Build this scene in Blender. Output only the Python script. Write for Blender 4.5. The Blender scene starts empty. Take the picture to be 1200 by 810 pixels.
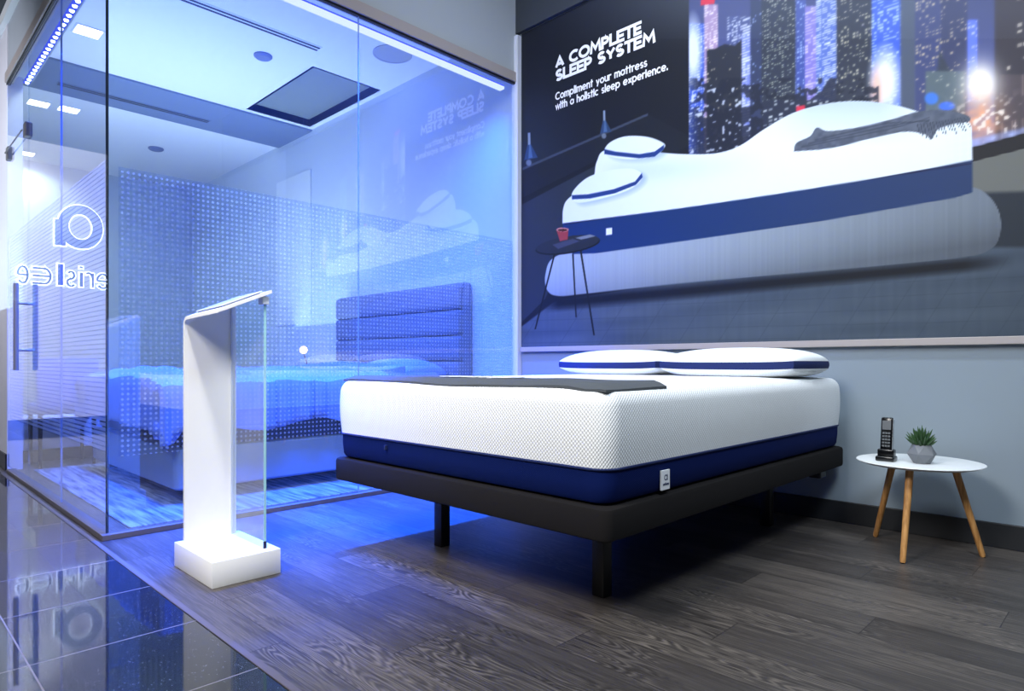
import bpy, bmesh, math, random
import numpy as np
from mathutils import Vector, Matrix
C = bpy.context.scene
random.seed(4)
# ------------------------------------------------------------------ camera
H = 0.83; FPX = 761.0; PHI = math.radians(44.58)
cam_d = bpy.data.cameras.new('camera'); cam = bpy.data.objects.new('camera', cam_d)
C.collection.objects.link(cam); C.camera = cam
cam.location = (0, 0, H); cam.rotation_euler = (math.pi/2, 0, PHI)
cam_d.lens = FPX/1200*36; cam_d.sensor_width = 36; cam_d.sensor_fit = 'HORIZONTAL'
cam_d.shift_y = 20/1200; cam_d.clip_start = 0.02; cam_d.clip_end = 60
# ------------------------------------------------------------------ colour management
vs = C.view_settings
vs.view_transform = 'Standard'; vs.look = 'None'; vs.exposure = 0.0; vs.gamma = 1.0
try: vs.use_curve_mapping = False
except Exception: pass
C.cycles.max_bounces = 10; C.cycles.transparent_max_bounces = 24
C.cycles.sample_clamp_indirect = 4.0
C.cycles.use_denoising = True
# ------------------------------------------------------------------ world
w = bpy.data.worlds.new('world'); C.world = w; w.use_nodes = True
bg = w.node_tree.nodes['Background']
bg.inputs[0].default_value = (0.62, 0.74, 0.95, 1); bg.inputs[1].default_value = 0.07
# ------------------------------------------------------------------ lamps
def area(name, loc, target, sx, sy, power, col, spread=180):
    d = bpy.data.lights.new(name, 'AREA'); d.shape = 'RECTANGLE'; d.size = sx; d.size_y = sy
    d.energy = power; d.color = col; d.spread = math.radians(spread)
    o = bpy.data.objects.new(name, d); C.collection.objects.link(o); o.location = loc
    v = Vector(target) - Vector(loc); o.rotation_euler = v.to_track_quat('-Z', 'Y').to_euler()
    return o
WHITE = (1.0, 0.97, 0.93); COOL = (0.80, 0.90, 1.0); BLUE = (0.006, 0.095, 1.0)
area('showroom_lamp', (-1.5, -1.4, 3.5), (-2.0, 1.4, 0.4), 1.2, 1.2, 88, WHITE, 120)
area('showroom_spot', (-1.5, 0.3, 3.5), (-2.7, 1.05, 0.5), 0.3, 0.3, 5.5, WHITE, 50)
area('showroom_lamp', (0.5, 0.9, 3.4), (-1.1, 2.5, 0.7), 0.9, 0.9, 34, COOL, 110)
area('mural_wash_lamp', (-1.35, 2.1, 4.5), (-1.35, 3.6, 2.0), 3.0, 0.25, 52, COOL, 120)
area('corridor_lamp', (-7.6, -0.9, 3.4), (-9.9, -0.4, 1.8), 0.6, 0.6, 60, (0.92, 0.93, 1.0), 110)
area('corridor_lamp', (-5.6, -0.9, 3.4), (-6.8, 0.83, 1.6), 0.5, 0.5, 22, (0.92, 0.93, 1.0), 110)  # added out of view to brighten the white wall beside the door
area('wall_spot_lamp', (-9.1, 0.15, 3.4), (-9.9, 0.2, 2.7), 0.2, 0.2, 6, (1.0, 0.98, 0.95), 80)
area('added_ceiling_fill', (-6.3, 2.2, 1.25), (-6.31, 2.2, 3.44), 4.2, 1.6, 74, (0.60, 0.79, 0.98), 140)  # added unseen fill floating mid-room, brightens the interior ceiling
# blue LED strips along the tops of both glass walls
area('blue_led_lamp', (-3.62, 2.2, 2.93), (-3.56, 2.2, 0.0), 0.06, 2.5, 130, BLUE, 110).rotation_euler = (0, math.radians(20), 0)
area('blue_led_lamp', (-4.85, 1.0, 2.93), (-4.9, 1.15, 0.0), 2.5, 0.06, 170, BLUE, 100).rotation_euler = (math.radians(24), 0, 0)
area('blue_led_lamp', (-3.42, 1.95, 2.93), (-3.3, 2.2, 0.0), 0.05, 1.9, 250, BLUE, 56).rotation_euler = (0, math.radians(-6), 0)  # added on the outer side of the glass to turn the showroom floor blue
for x_l, y_l in ((-5.97, 1.30), (-7.98, 1.31), (-7.95, 1.56), (-10.0, 1.51)):
    area('downlight_lamp', (x_l, y_l, 3.43), (x_l, y_l, 0), 0.15, 0.15, 16, (0.76, 0.92, 0.98), 150)

# ------------------------------------------------------------------ materials
def lin(c):
    return tuple(((x/255)/12.92 if x/255 <= 0.04045 else (((x/255)+0.055)/1.055)**2.4) for x in c)
def principled(name):
    m = bpy.data.materials.new(name); m.use_nodes = True
    return m, m.node_tree, m.node_tree.nodes['Principled BSDF']
def mat(name, rgb, rough=0.6, metal=0.0, spec=0.5, bump=0.0, bscale=200.0, var=0.0, sheen=0.0):
    m, nt, p = principled(name); c = lin(rgb)
    p.inputs['Base Color'].default_value = (*c, 1); p.inputs['Roughness'].default_value = rough
    p.inputs['Metallic'].default_value = metal; p.inputs['Specular IOR Level'].default_value = spec
    if sheen: p.inputs['Sheen Weight'].default_value = sheen
    tc = nt.nodes.new('ShaderNodeTexCoord'); n = nt.nodes.new('ShaderNodeTexNoise')
    n.inputs['Scale'].default_value = bscale; n.inputs['Detail'].default_value = 3
    nt.links.new(tc.outputs['Object'], n.inputs['Vector'])
    if bump:
        b = nt.nodes.new('ShaderNodeBump'); b.inputs['Strength'].default_value = bump
        b.inputs['Distance'].default_value = 0.002
        nt.links.new(n.outputs['Fac'], b.inputs['Height']); nt.links.new(b.outputs[0], p.inputs['Normal'])
    if var:
        mx = nt.nodes.new('ShaderNodeMix'); mx.data_type = 'RGBA'
        mx.inputs['A'].default_value = (*[x*(1-var) for x in c], 1); mx.inputs['B'].default_value = (*[min(1, x*(1+var)) for x in c], 1)
        nt.links.new(n.outputs['Fac'], mx.inputs['Factor']); nt.links.new(mx.outputs['Result'], p.inputs['Base Color'])
    return m
def emis(name, rgb, strength):
    m = bpy.data.materials.new(name); m.use_nodes = True; nt = m.node_tree; nt.nodes.clear()
    e = nt.nodes.new('ShaderNodeEmission'); o = nt.nodes.new('ShaderNodeOutputMaterial')
    e.inputs[0].default_value = (*lin(rgb), 1); e.inputs[1].default_value = strength
    nt.links.new(e.outputs[0], o.inputs[0]); return m
def math_n(nt, op, a, b=None, c=None):
    n = nt.nodes.new('ShaderNodeMath'); n.operation = op
    for i, v in enumerate((a, b, c)):
        if v is None: continue
        if isinstance(v, (int, float)): n.inputs[i].default_value = v
        else: nt.links.new(v, n.inputs[i])
    return n.outputs[0]
def glass(name, tint=(0.93, 0.97, 0.98), ior=2.1, haze=0.0, hazecol=(0.8, 0.88, 1.0)):
    """clear pane: lets light straight through, reflects by Fresnel on its outer faces"""
    m = bpy.data.materials.new(name); m.use_nodes = True; nt = m.node_tree; nt.nodes.clear()
    N = nt.nodes.new; L = nt.links.new
    t = N('ShaderNodeBsdfTransparent'); t.inputs[0].default_value = (*tint, 1)
    g = N('ShaderNodeBsdfGlossy'); g.inputs['Roughness'].default_value = 0.0
    g.inputs[0].default_value = (1, 1, 1, 1)
    fr = N('ShaderNodeFresnel'); fr.inputs[0].default_value = ior
    geo = N('ShaderNodeNewGeometry')
    fac = math_n(nt, 'MULTIPLY', fr.outputs[0], math_n(nt, 'SUBTRACT', 1.0, geo.outputs['Backfacing']))
    mx = N('ShaderNodeMixShader'); L(fac, mx.inputs[0])
    base = t
    if haze:
        tr = N('ShaderNodeBsdfTranslucent'); tr.inputs[0].default_value = (*hazecol, 1)
        df = N('ShaderNodeBsdfDiffuse'); df.inputs[0].default_value = (*hazecol, 1)
        h = N('ShaderNodeMixShader'); h.inputs[0].default_value = 0.5; L(tr.outputs[0], h.inputs[1]); L(df.outputs[0], h.inputs[2])
        hm = N('ShaderNodeMixShader'); hm.inputs[0].default_value = haze
        L(t.outputs[0], hm.inputs[1]); L(h.outputs[0], hm.inputs[2]); base = hm
    L(base.outputs[0], mx.inputs[1]); L(g.outputs[0], mx.inputs[2])
    o = N('ShaderNodeOutputMaterial'); L(mx.outputs[0], o.inputs[0]); return m
def film(name, kind):
    """window film on glass: white dots / frosted stripes, procedural in world metres"""
    m = bpy.data.materials.new(name); m.use_nodes = True; nt = m.node_tree; nt.nodes.clear()
    N = nt.nodes.new; L = nt.links.new
    geo = N('ShaderNodeNewGeometry'); s = N('ShaderNodeSeparateXYZ'); L(geo.outputs['Position'], s.inputs[0])
    if kind == 'dots':
        P = 0.0247
        fy = math_n(nt, 'SUBTRACT', math_n(nt, 'FRACT', math_n(nt, 'DIVIDE', s.outputs['Y'], P)), 0.5)
        fz = math_n(nt, 'SUBTRACT', math_n(nt, 'FRACT', math_n(nt, 'DIVIDE', s.outputs['Z'], P)), 0.5)
        d = math_n(nt, 'ADD', math_n(nt, 'MULTIPLY', fy, fy), math_n(nt, 'MULTIPLY', fz, fz))
        mask = math_n(nt, 'LESS_THAN', d, 0.245**2)
        a0, a1 = 0.04, 0.30; tint = (0.76, 0.83, 0.92)
    else:
        P = 0.0235
        fz = math_n(nt, 'FRACT', math_n(nt, 'DIVIDE', s.outputs['Z'], P))
        mask = math_n(nt, 'GREATER_THAN', fz, 0.30)
        a0, a1 = 0.02, 0.36; tint = (0.6, 0.66, 0.8)
    fac = math_n(nt, 'ADD', math_n(nt, 'MULTIPLY', mask, a1-a0), a0)
    t = N('ShaderNodeBsdfTransparent')
    mc = N('ShaderNodeMix'); mc.data_type = 'RGBA'; mc.inputs['A'].default_value = (*tint, 1); mc.inputs['B'].default_value = (1, 1, 1, 1)
    L(mask, mc.inputs['Factor']); L(mc.outputs['Result'], t.inputs[0])
    tr = N('ShaderNodeBsdfTranslucent'); tr.inputs[0].default_value = (0.85, 0.9, 1, 1)
    df = N('ShaderNodeBsdfDiffuse'); df.inputs[0].default_value = (0.85, 0.9, 1, 1)
    h = N('ShaderNodeMixShader'); h.inputs[0].default_value = 0.5; L(tr.outputs[0], h.inputs[1]); L(df.outputs[0], h.inputs[2])
    mx = N('ShaderNodeMixShader'); L(fac, mx.inputs[0]); L(t.outputs[0], mx.inputs[1]); L(h.outputs[0], mx.inputs[2])
    o = N('ShaderNodeOutputMaterial'); L(mx.outputs[0], o.inputs[0]); return m

def wood_floor():
    m, nt, p = principled('wood plank floor'); N = nt.nodes.new; L = nt.links.new
    geo = N('ShaderNodeNewGeometry')
    br = N('ShaderNodeTexBrick'); br.offset = 0.0
    br.inputs['Scale'].default_value = 1; br.inputs['Brick Width'].default_value = 1.22; br.inputs['Row Height'].default_value = 0.18
    br.inputs['Mortar Size'].default_value = 0.0016; br.inputs['Mortar Smooth'].default_value = 0.2
    br.inputs['Color1'].default_value = (0, 0, 0, 1); br.inputs['Color2'].default_value = (1, 1, 1, 1); br.inputs['Mortar'].default_value = (0.5, 0.5, 0.5, 1)
    sep = N('ShaderNodeSeparateXYZ'); L(geo.outputs['Position'], sep.inputs[0])
    row = math_n(nt, 'FLOOR', math_n(nt, 'DIVIDE', sep.outputs['Y'], 0.18))
    cs_ = N('ShaderNodeCombineXYZ'); L(math_n(nt, 'ADD', sep.outputs['X'], math_n(nt, 'MULTIPLY', math_n(nt, 'FRACT', math_n(nt, 'MULTIPLY', row, 0.377)), 1.22)), cs_.inputs[0]); L(sep.outputs['Y'], cs_.inputs[1])
    L(cs_.outputs[0], br.inputs['Vector'])
    off = math_n(nt, 'ADD', math_n(nt, 'MULTIPLY', row, 3.17), math_n(nt, 'MULTIPLY', br.outputs['Color'], 5.3))
    cb = N('ShaderNodeCombineXYZ')
    L(math_n(nt, 'ADD', sep.outputs['X'], off), cb.inputs[0]); L(sep.outputs['Y'], cb.inputs[1]); L(off, cb.inputs[2])
    mp = N('ShaderNodeMapping'); mp.inputs['Scale'].default_value = (1.6, 13, 1); L(cb.outputs[0], mp.inputs[0])
    n0 = N('ShaderNodeTexNoise'); n0.inputs['Scale'].default_value = 1.0; n0.inputs['Detail'].default_value = 1.5; L(mp.outputs[0], n0.inputs[0])
    rings = math_n(nt, 'SINE', math_n(nt, 'MULTIPLY', n0.outputs['Fac'], 190.0))
    mp2 = N('ShaderNodeMapping'); mp2.inputs['Scale'].default_value = (6, 170, 1); L(cb.outputs[0], mp2.inputs[0])
    n1 = N('ShaderNodeTexNoise'); n1.inputs['Scale'].default_value = 1; n1.inputs['Detail'].default_value = 4; L(mp2.outputs[0], n1.inputs[0])
    n2 = N('ShaderNodeTexNoise'); n2.inputs['Scale'].default_value = 1.3; n2.inputs['Detail'].default_value = 2; L(mp.outputs[0], n2.inputs[0])
    n3 = N('ShaderNodeTexNoise'); n3.inputs['Scale'].default_value = 2.2; L(cb.outputs[0], n3.inputs[0])
    amp = math_n(nt, 'MULTIPLY', math_n(nt, 'MAXIMUM', math_n(nt, 'SUBTRACT', n3.outputs['Fac'], 0.50), 0.0), 1.0)
    v = math_n(nt, 'ADD', math_n(nt, 'MULTIPLY', rings, math_n(nt, 'ADD', amp, 0.02)), math_n(nt, 'MULTIPLY', n1.outputs['Fac'], 0.65))
    v = math_n(nt, 'ADD', v, math_n(nt, 'MULTIPLY', n2.outputs['Fac'], 0.35))
    v = math_n(nt, 'ADD', v, math_n(nt, 'MULTIPLY', br.outputs['Color'], 0.20))
    rp = N('ShaderNodeValToRGB'); L(v, rp.inputs[0])
    rp.color_ramp.elements[0].position = 0.30; rp.color_ramp.elements[0].color = (*lin((42, 39, 38)), 1)
    rp.color_ramp.elements[1].position = 0.98; rp.color_ramp.elements[1].color = (*lin((118, 111, 104)), 1)
    e = rp.color_ramp.elements.new(0.6); e.color = (*lin((69, 65, 63)), 1)
    mo = N('ShaderNodeMix'); mo.data_type = 'RGBA'; L(br.outputs['Fac'], mo.inputs['Factor']); L(rp.outputs[0], mo.inputs['A']); mo.inputs['B'].default_value = (*lin((40, 37, 38)), 1)
    L(mo.outputs['Result'], p.inputs['Base Color'])
    p.inputs['Roughness'].default_value = 0.42; p.inputs['Specular IOR Level'].default_value = 0.35
    b = N('ShaderNodeBump'); b.inputs['Strength'].default_value = 0.25; b.inputs['Distance'].default_value = 0.001
    L(v, b.inputs['Height']); L(b.outputs[0], p.inputs['Normal'])
    return m
def tile_floor():
    m, nt, p = principled('polished black granite tiles'); N = nt.nodes.new; L = nt.links.new
    geo = N('ShaderNodeNewGeometry')
    mp = N('ShaderNodeMapping'); mp.inputs['Location'].default_value = (2.19+4.58, -0.338+4.58, 0); L(geo.outputs['Position'], mp.inputs[0])
    br = N('ShaderNodeTexBrick'); br.offset = 0.0; br.inputs['Scale'].default_value = 1
    br.inputs['Brick Width'].default_value = 0.458; br.inputs['Row Height'].default_value = 0.458; br.inputs['Mortar Size'].default_value = 0.0022
    br.inputs['Mortar Smooth'].default_value = 0.1
    L(mp.outputs[0], br.inputs['Vector'])
    n = N('ShaderNodeTexNoise'); n.inputs['Scale'].default_value = 60; n.inputs['Detail'].default_value = 4; L(geo.outputs['Position'], n.inputs[0])
    vo = N('ShaderNodeTexVoronoi'); vo.inputs['Scale'].default_value = 130; L(geo.outputs['Position'], vo.inputs[0])
    fleck = math_n(nt, 'MULTIPLY', math_n(nt, 'LESS_THAN', vo.outputs['Distance'], 0.16), math_n(nt, 'GREATER_THAN', n.outputs['Fac'], 0.54))
    c1 = N('ShaderNodeMix'); c1.data_type = 'RGBA'; c1.inputs['A'].default_value = (0.008, 0.011, 0.016, 1); c1.inputs['B'].default_value = (0.25, 0.28, 0.3, 1)
    L(fleck, c1.inputs['Factor'])
    c2 = N('ShaderNodeMix'); c2.data_type = 'RGBA'; L(br.outputs['Fac'], c2.inputs['Factor']); L(c1.outputs['Result'], c2.inputs['A']); c2.inputs['B'].default_value = (*lin((122, 116, 106)), 1)
    L(c2.outputs['Result'], p.inputs['Base Color'])
    r = math_n(nt, 'ADD', math_n(nt, 'MULTIPLY', br.outputs['Fac'], 0.5), 0.045); L(r, p.inputs['Roughness'])
    p.inputs['IOR'].default_value = 1.6
    return m
def knit(name, rgb, k=330.0, strength=0.6, rough=0.85, dark=0.88):
    """woven cover with small raised diamonds"""
    m, nt, p = principled(name); N = nt.nodes.new; L = nt.links.new; c = lin(rgb)
    geo = N('ShaderNodeNewGeometry'); s = N('ShaderNodeSeparateXYZ'); L(geo.outputs['Position'], s.inputs[0])
    h = math_n(nt, 'ADD', s.outputs['X'], s.outputs['Y'])
    a = math_n(nt, 'SINE', math_n(nt, 'MULTIPLY', h, k))
    b = math_n(nt, 'SINE', math_n(nt, 'MULTIPLY', s.outputs['Z'], k))
    v = math_n(nt, 'MULTIPLY', a, b)
    mx = N('ShaderNodeMix'); mx.data_type = 'RGBA'; mx.inputs['A'].default_value = (*[x*dark for x in c], 1); mx.inputs['B'].default_value = (*c, 1)
    L(math_n(nt, 'GREATER_THAN', v, -0.25), mx.inputs['Factor']); L(mx.outputs['Result'], p.inputs['Base Color'])
    bm_ = N('ShaderNodeBump'); bm_.inputs['Strength'].default_value = strength; bm_.inputs['Distance'].default_value = 0.0015
    L(v, bm_.inputs['Height']); L(bm_.outputs[0], p.inputs['Normal'])
    p.inputs['Roughness'].default_value = rough; p.inputs['Specular IOR Level'].default_value = 0.15
    return m
def rug_mat():
    m, nt, p = principled('pale distressed rug'); N = nt.nodes.new; L = nt.links.new
    geo = N('ShaderNodeNewGeometry'); mp = N('ShaderNodeMapping'); mp.inputs['Scale'].default_value = (2.5, 26, 1); L(geo.outputs['Position'], mp.inputs[0])
    mp.inputs['Rotation'].default_value = (0, 0, 0.5)
    n = N('ShaderNodeTexNoise'); n.inputs['Scale'].default_value = 1.2; n.inputs['Detail'].default_value = 6; L(mp.outputs[0], n.inputs[0])
    rp = N('ShaderNodeValToRGB'); L(n.outputs['Fac'], rp.inputs[0])
    rp.color_ramp.elements[0].position = 0.36; rp.color_ramp.elements[0].color = (*lin((70, 82, 104)), 1)
    rp.color_ramp.elements[1].position = 0.62; rp.color_ramp.elements[1].color = (*lin((160, 166, 176)), 1)
    L(rp.outputs[0], p.inputs['Base Color']); p.inputs['Roughness'].default_value = 0.95
    return m
def wall_paint(name, rgb, rough=0.7):
    return mat(name, rgb, rough, bump=0.15, bscale=350)
def wood_leg():
    m, nt, p = principled('oak'); N = nt.nodes.new; L = nt.links.new
    tc = N('ShaderNodeTexCoord'); mp = N('ShaderNodeMapping'); mp.inputs['Scale'].default_value = (90, 90, 4); L(tc.outputs['Object'], mp.inputs[0])
    n = N('ShaderNodeTexNoise'); n.inputs['Scale'].default_value = 1; n.inputs['Detail'].default_value = 4; L(mp.outputs[0], n.inputs[0])
    rp = N('ShaderNodeValToRGB'); L(n.outputs['Fac'], rp.inputs[0])
    rp.color_ramp.elements[0].position = 0.3; rp.color_ramp.elements[0].color = (*lin((160, 110, 58)), 1)
    rp.color_ramp.elements[1].position = 0.7; rp.color_ramp.elements[1].color = (*lin((214, 160, 98)), 1)
    L(rp.outputs[0], p.inputs['Base Color']); p.inputs['Roughness'].default_value = 0.5
    return m

M = dict(
    floor=wood_floor(), tile=tile_floor(), rug=rug_mat(), oak=wood_leg(),
    wall=wall_paint('grey blue wall paint', (134, 147, 158)), darkwall=wall_paint('shade-darkened wall paint', (46, 52, 60)),
    header=wall_paint('grey bulkhead paint', (170, 178, 188)), white_wall=wall_paint('white wall paint', (226, 226, 236)),
    int_wall=wall_paint('pale interior wall paint', (196, 206, 216)), ceiling=wall_paint('white ceiling paint', (235, 238, 240)),
    soffit=wall_paint('grey ceiling band', (110, 125, 150)), base=mat('dark skirting', (28, 30, 34), 0.5, bump=0.1),
    trim=mat('beige metal trim', (168, 160, 158), 0.45, bump=0.1), sill=mat('brown metal threshold', (92, 86, 86), 0.5, metal=0.0, bump=0.1),
    track=mat('black rubber gasket', (12, 14, 18), 0.6, bump=0.1), jamb=mat('pale jamb', (205, 210, 226), 0.5, bump=0.1),
    glass=glass('clear wall glass', haze=0.012), glassL=glass('clear door glass', haze=0.025, hazecol=(0.8, 0.88, 0.96)),
    gedge=mat('dark glass edge', (14, 30, 34), 0.15), gseam=mat('silicone joint', (120, 150, 215), 0.3),
    dots=film('dotted film', 'dots'), stripes=film('striped film', 'stripes'),
    steel=mat('brushed steel', (176, 176, 178), 0.35, metal=0.45, bump=0.05), led=emis('blue white led', (190, 205, 255), 14.0),
    ledsoft=emis('frosted led diffuser', (205, 215, 255), 1.6), ledstrip=emis('blue led channel', (70, 90, 255), 1.5), downlight=emis('lit downlight', (255, 252, 245), 8.0),
    corian=mat('white solid surface', (238, 238, 236), 0.35, bump=0.03), screen=mat('pale screen', (206, 214, 222), 0.15),
    screen_edge=mat('grey gasket', (90, 94, 98), 0.5), lglass=glass('lectern glass', tint=(0.88, 0.95, 0.96)), lgedge=mat('green glass edge', (160, 210, 218), 0.1),
    knit=knit('white knitted cover', (240, 243, 245), k=450.0, strength=0.55, dark=0.84), navy=knit('navy woven band', (2, 24, 84), k=900, strength=0.3, dark=0.9),
    navy2=mat('navy piping', (6, 30, 86), 0.8, bump=0.4, bscale=900), black_fab=mat('charcoal upholstery', (27, 25, 26), 0.95, spec=0.2, bump=0.6, bscale=1400),
    black_leg=mat('black plastic', (14, 14, 16), 0.4), grey_fab=mat('grey felt', (78, 83, 88), 0.95, bump=0.8, bscale=800, var=0.12),
    label=mat('white label cloth', (235, 238, 242), 0.7), print_navy=mat('navy print', (20, 42, 90), 0.7), print_white=mat('white print', (240, 240, 240), 0.6),
    pillow=knit('white pillow cover', (238, 242, 244), k=420, strength=0.25, dark=0.95),
    tabletop=mat('white lacquer', (236, 240, 242), 0.3), pblack=mat('glossy black plastic', (10, 11, 13), 0.18), silver=mat('silver plastic', (190, 195, 200), 0.25, metal=0.8),
    pot=mat('grey ceramic', (112, 116, 122), 0.6, bump=0.2), soil=mat('dark soil', (40, 34, 28), 0.95, bump=1.0, bscale=500), leaf=mat('dark green leaf', (52, 84, 48), 0.5, var=0.3, bscale=60),
    darkmat=mat('dark mattress side', (22, 24, 30), 0.9, bump=0.3, bscale=400),
    sheet=mat('blue grey bedding', (130, 146, 184), 0.9, bump=0.3, bscale=300), skirt=mat('grey upholstery', (126, 142, 160), 0.95, bump=0.5, bscale=900),
    headboard=mat('grey upholstered headboard', (104, 108, 116), 0.9, bump=0.5, bscale=900), throw=mat('grey throw', (96, 104, 124), 0.95, bump=0.8, bscale=500, var=0.2),
    night=mat('dark wood nightstand', (70, 62, 58), 0.5, var=0.2, bscale=30), shade=emis('lit bulb', (255, 205, 140), 6.0), brass=mat('brass', (170, 130, 70), 0.3, metal=1.0),
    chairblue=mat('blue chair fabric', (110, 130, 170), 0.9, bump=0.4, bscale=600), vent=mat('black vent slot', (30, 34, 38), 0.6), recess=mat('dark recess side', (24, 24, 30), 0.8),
    recess_top=mat('grey recess panel', (128, 136, 128), 0.8, bump=0.1), speaker=mat('grey grille', (178, 182, 186), 0.8, bump=0.6, bscale=600),
    lens=mat('blue grey detector', (110, 120, 150), 0.5), sign=mat('blue grey sign letter', (44, 62, 112), 0.4), halo=emis('backlight glow', (225, 240, 255), 6.0),
    poster=mat('pale banner', (216, 222, 226), 0.7, bump=0.1), clampm=mat('grey metal fitting', (96, 96, 98), 0.5, metal=0.5),
)

# ------------------------------------------------------------------ build helpers
def origin(o):
    v = Vector((0, 0, 0))
    while o is not None: v += o.location; o = o.parent
    return v
def setp(o, label=None, cat=None, group=None, kind=None):
    if label: o['label'] = label
    if cat: o['category'] = cat
    if group: o['group'] = group
    if kind: o['kind'] = kind
    return o
def thing(name, label, cat, loc, group=None):
    o = bpy.data.objects.new(name, None); C.collection.objects.link(o); o.location = loc
    o.empty_display_size = 0.1
    return setp(o, label, cat, group)
def build(name, bm, m, parent=None, smooth=False, loc=None):
    """world-coordinate bmesh -> one mesh object"""
    if parent is not None: org = origin(parent)
    elif loc is not None: org = Vector(loc)
    else:
        xs = [v.co for v in bm.verts]
        org = Vector((sum(c.x for c in xs)/len(xs), sum(c.y for c in xs)/len(xs), min(c.z for c in xs)))
    bmesh.ops.translate(bm, verts=bm.verts, vec=-org)
    bmesh.ops.recalc_face_normals(bm, faces=bm.faces)
    me = bpy.data.meshes.new(name); bm.to_mesh(me); bm.free()
    ms = m if isinstance(m, list) else [m]
    for k in ms: me.materials.append(M[k])
    if smooth:
        for p in me.polygons: p.use_smooth = True
        try: me.set_sharp_from_angle(angle=math.radians(38))
        except Exception: pass
    o = bpy.data.objects.new(name, me); C.collection.objects.link(o)
    if parent is not None: o.parent = parent
    else: o.location = org
    return o
def structure(name, bm, m, label=None, **k):
    o = build(name, bm, m, **k); o['kind'] = 'structure'
    if label: o['label'] = label
    return o
def bx(bm, x0, x1, y0, y1, z0, z1, bev=0.0, seg=2, mi=0):
    b2 = bmesh.new()
    r = bmesh.ops.create_cube(b2, size=1.0)
    for v in b2.verts:
        v.co = Vector(((x0+x1)/2 + v.co.x*(x1-x0), (y0+y1)/2 + v.co.y*(y1-y0), (z0+z1)/2 + v.co.z*(z1-z0)))
    if bev: bmesh.ops.bevel(b2, geom=list(b2.edges), offset=bev, segments=seg, affect='EDGES', profile=0.5)
    merge(bm, b2, mi=mi)
    return bm
def merge(bm, b2, mat4=None, mi=0):
    vm = {}
    for v in b2.verts: vm[v] = bm.verts.new(mat4 @ v.co if mat4 else v.co)
    for f in b2.faces:
        try: g = bm.faces.new([vm[v] for v in f.verts]); g.material_index = mi
        except ValueError: pass
    b2.free()
def box(*a, **k): return bx(bmesh.new(), *a, **k)
def lathe(prof, cx, cy, n=32, ax='z', cap=True):
    bm = bmesh.new(); rings = []
    for r, z in prof:
        if r < 1e-6: rings.append([bm.verts.new((cx, cy, z))])
        else: rings.append([bm.verts.new((cx+r*math.cos(2*math.pi*i/n), cy+r*math.sin(2*math.pi*i/n), z)) for i in range(n)])
    for a, b in zip(rings, rings[1:]):
        for i in range(n):
            j = (i+1) % n
            if len(a) == 1 and len(b) > 1: bm.faces.new([a[0], b[i], b[j]])
            elif len(b) == 1 and len(a) > 1: bm.faces.new([a[i], a[j], b[0]])
            elif len(a) > 1: bm.faces.new([a[i], a[j], b[j], b[i]])
    if cap:
        for r in (rings[0], rings[-1]):
            if len(r) > 2: bm.faces.new(r)
    return bm
def tube(bm, pts, rad, n=12):
    """tapered tube along points; rad a number or a list"""
    rad = rad if isinstance(rad, (list, tuple)) else [rad]*len(pts)
    pts = [Vector(p) for p in pts]; rings = []
    for i, p in enumerate(pts):
        d = (pts[min(i+1, len(pts)-1)] - pts[max(i-1, 0)]).normalized()
        up = Vector((0, 0, 1)) if abs(d.z) < 0.9 else Vector((1, 0, 0))
        s = d.cross(up).normalized(); t = s.cross(d).normalized()
        rings.append([bm.verts.new(p + (s*math.cos(2*math.pi*k/n)+t*math.sin(2*math.pi*k/n))*rad[i]) for k in range(n)])
    for a, b in zip(rings, rings[1:]):
        for k in range(n): bm.faces.new([a[k], a[(k+1) % n], b[(k+1) % n], b[k]])
    bm.faces.new(rings[0]); bm.faces.new(rings[-1])
    return bm
def rrect(x0, x1, y0, y1, r, n=8, sub=10):
    """rounded rectangle outline, ccw, with points along the sides"""
    r = max(r, 1e-4); P = []
    cs = [((x1-r, y1-r), 0), ((x0+r, y1-r), 90), ((x0+r, y0+r), 180), ((x1-r, y0+r), 270)]
    arcs = [[(cx+r*math.cos(math.radians(a0+90*i/n)), cy+r*math.sin(math.radians(a0+90*i/n))) for i in range(n+1)] for (cx, cy), a0 in cs]
    for k in range(4):
        P += arcs[k]; a = arcs[k][-1]; b = arcs[(k+1) % 4][0]
        P += [(a[0]+(b[0]-a[0])*i/sub, a[1]+(b[1]-a[1])*i/sub) for i in range(1, sub)]
    return P
def slab(x0, x1, y0, y1, r, prof, n=8, sub=10, fn=None, rings=6):
    """stack of rounded rectangles; prof = [(inset, z)...]; top and bottom filled with inner rings"""
    bm = bmesh.new(); R = []
    full = list(prof)
    iw = min(x1-x0, y1-y0)/2
    lo, hi = prof[0], prof[-1]
    bot = [(lo[0] + (iw*0.96-lo[0])*k/rings, lo[1]) for k in range(rings, 0, -1)]
    top = [(hi[0] + (iw*0.96-hi[0])*k/rings, hi[1]) for k in range(1, rings+1)]
    for ins, z in bot + full + top:
        rr = max(r-ins, 0.004)
        pts = rrect(x0+ins, x1-ins, y0+ins, y1-ins, rr, n, sub)
        R.append([bm.verts.new((x, y, z)) for x, y in pts])
    for a, b in zip(R, R[1:]):
        k = len(a)
        for i in range(k): bm.faces.new([a[i], a[(i+1) % k], b[(i+1) % k], b[i]])
    bm.faces.new(R[0]); bm.faces.new(R[-1])
    if fn:
        for v in bm.verts: v.co = Vector(fn(v.co.x, v.co.y, v.co.z))
    return bm
def grid_faces(bm, V):
    for i in range(len(V)-1):
        for j in range(len(V[0])-1): bm.faces.new([V[i][j], V[i+1][j], V[i+1][j+1], V[i][j+1]])

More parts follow.
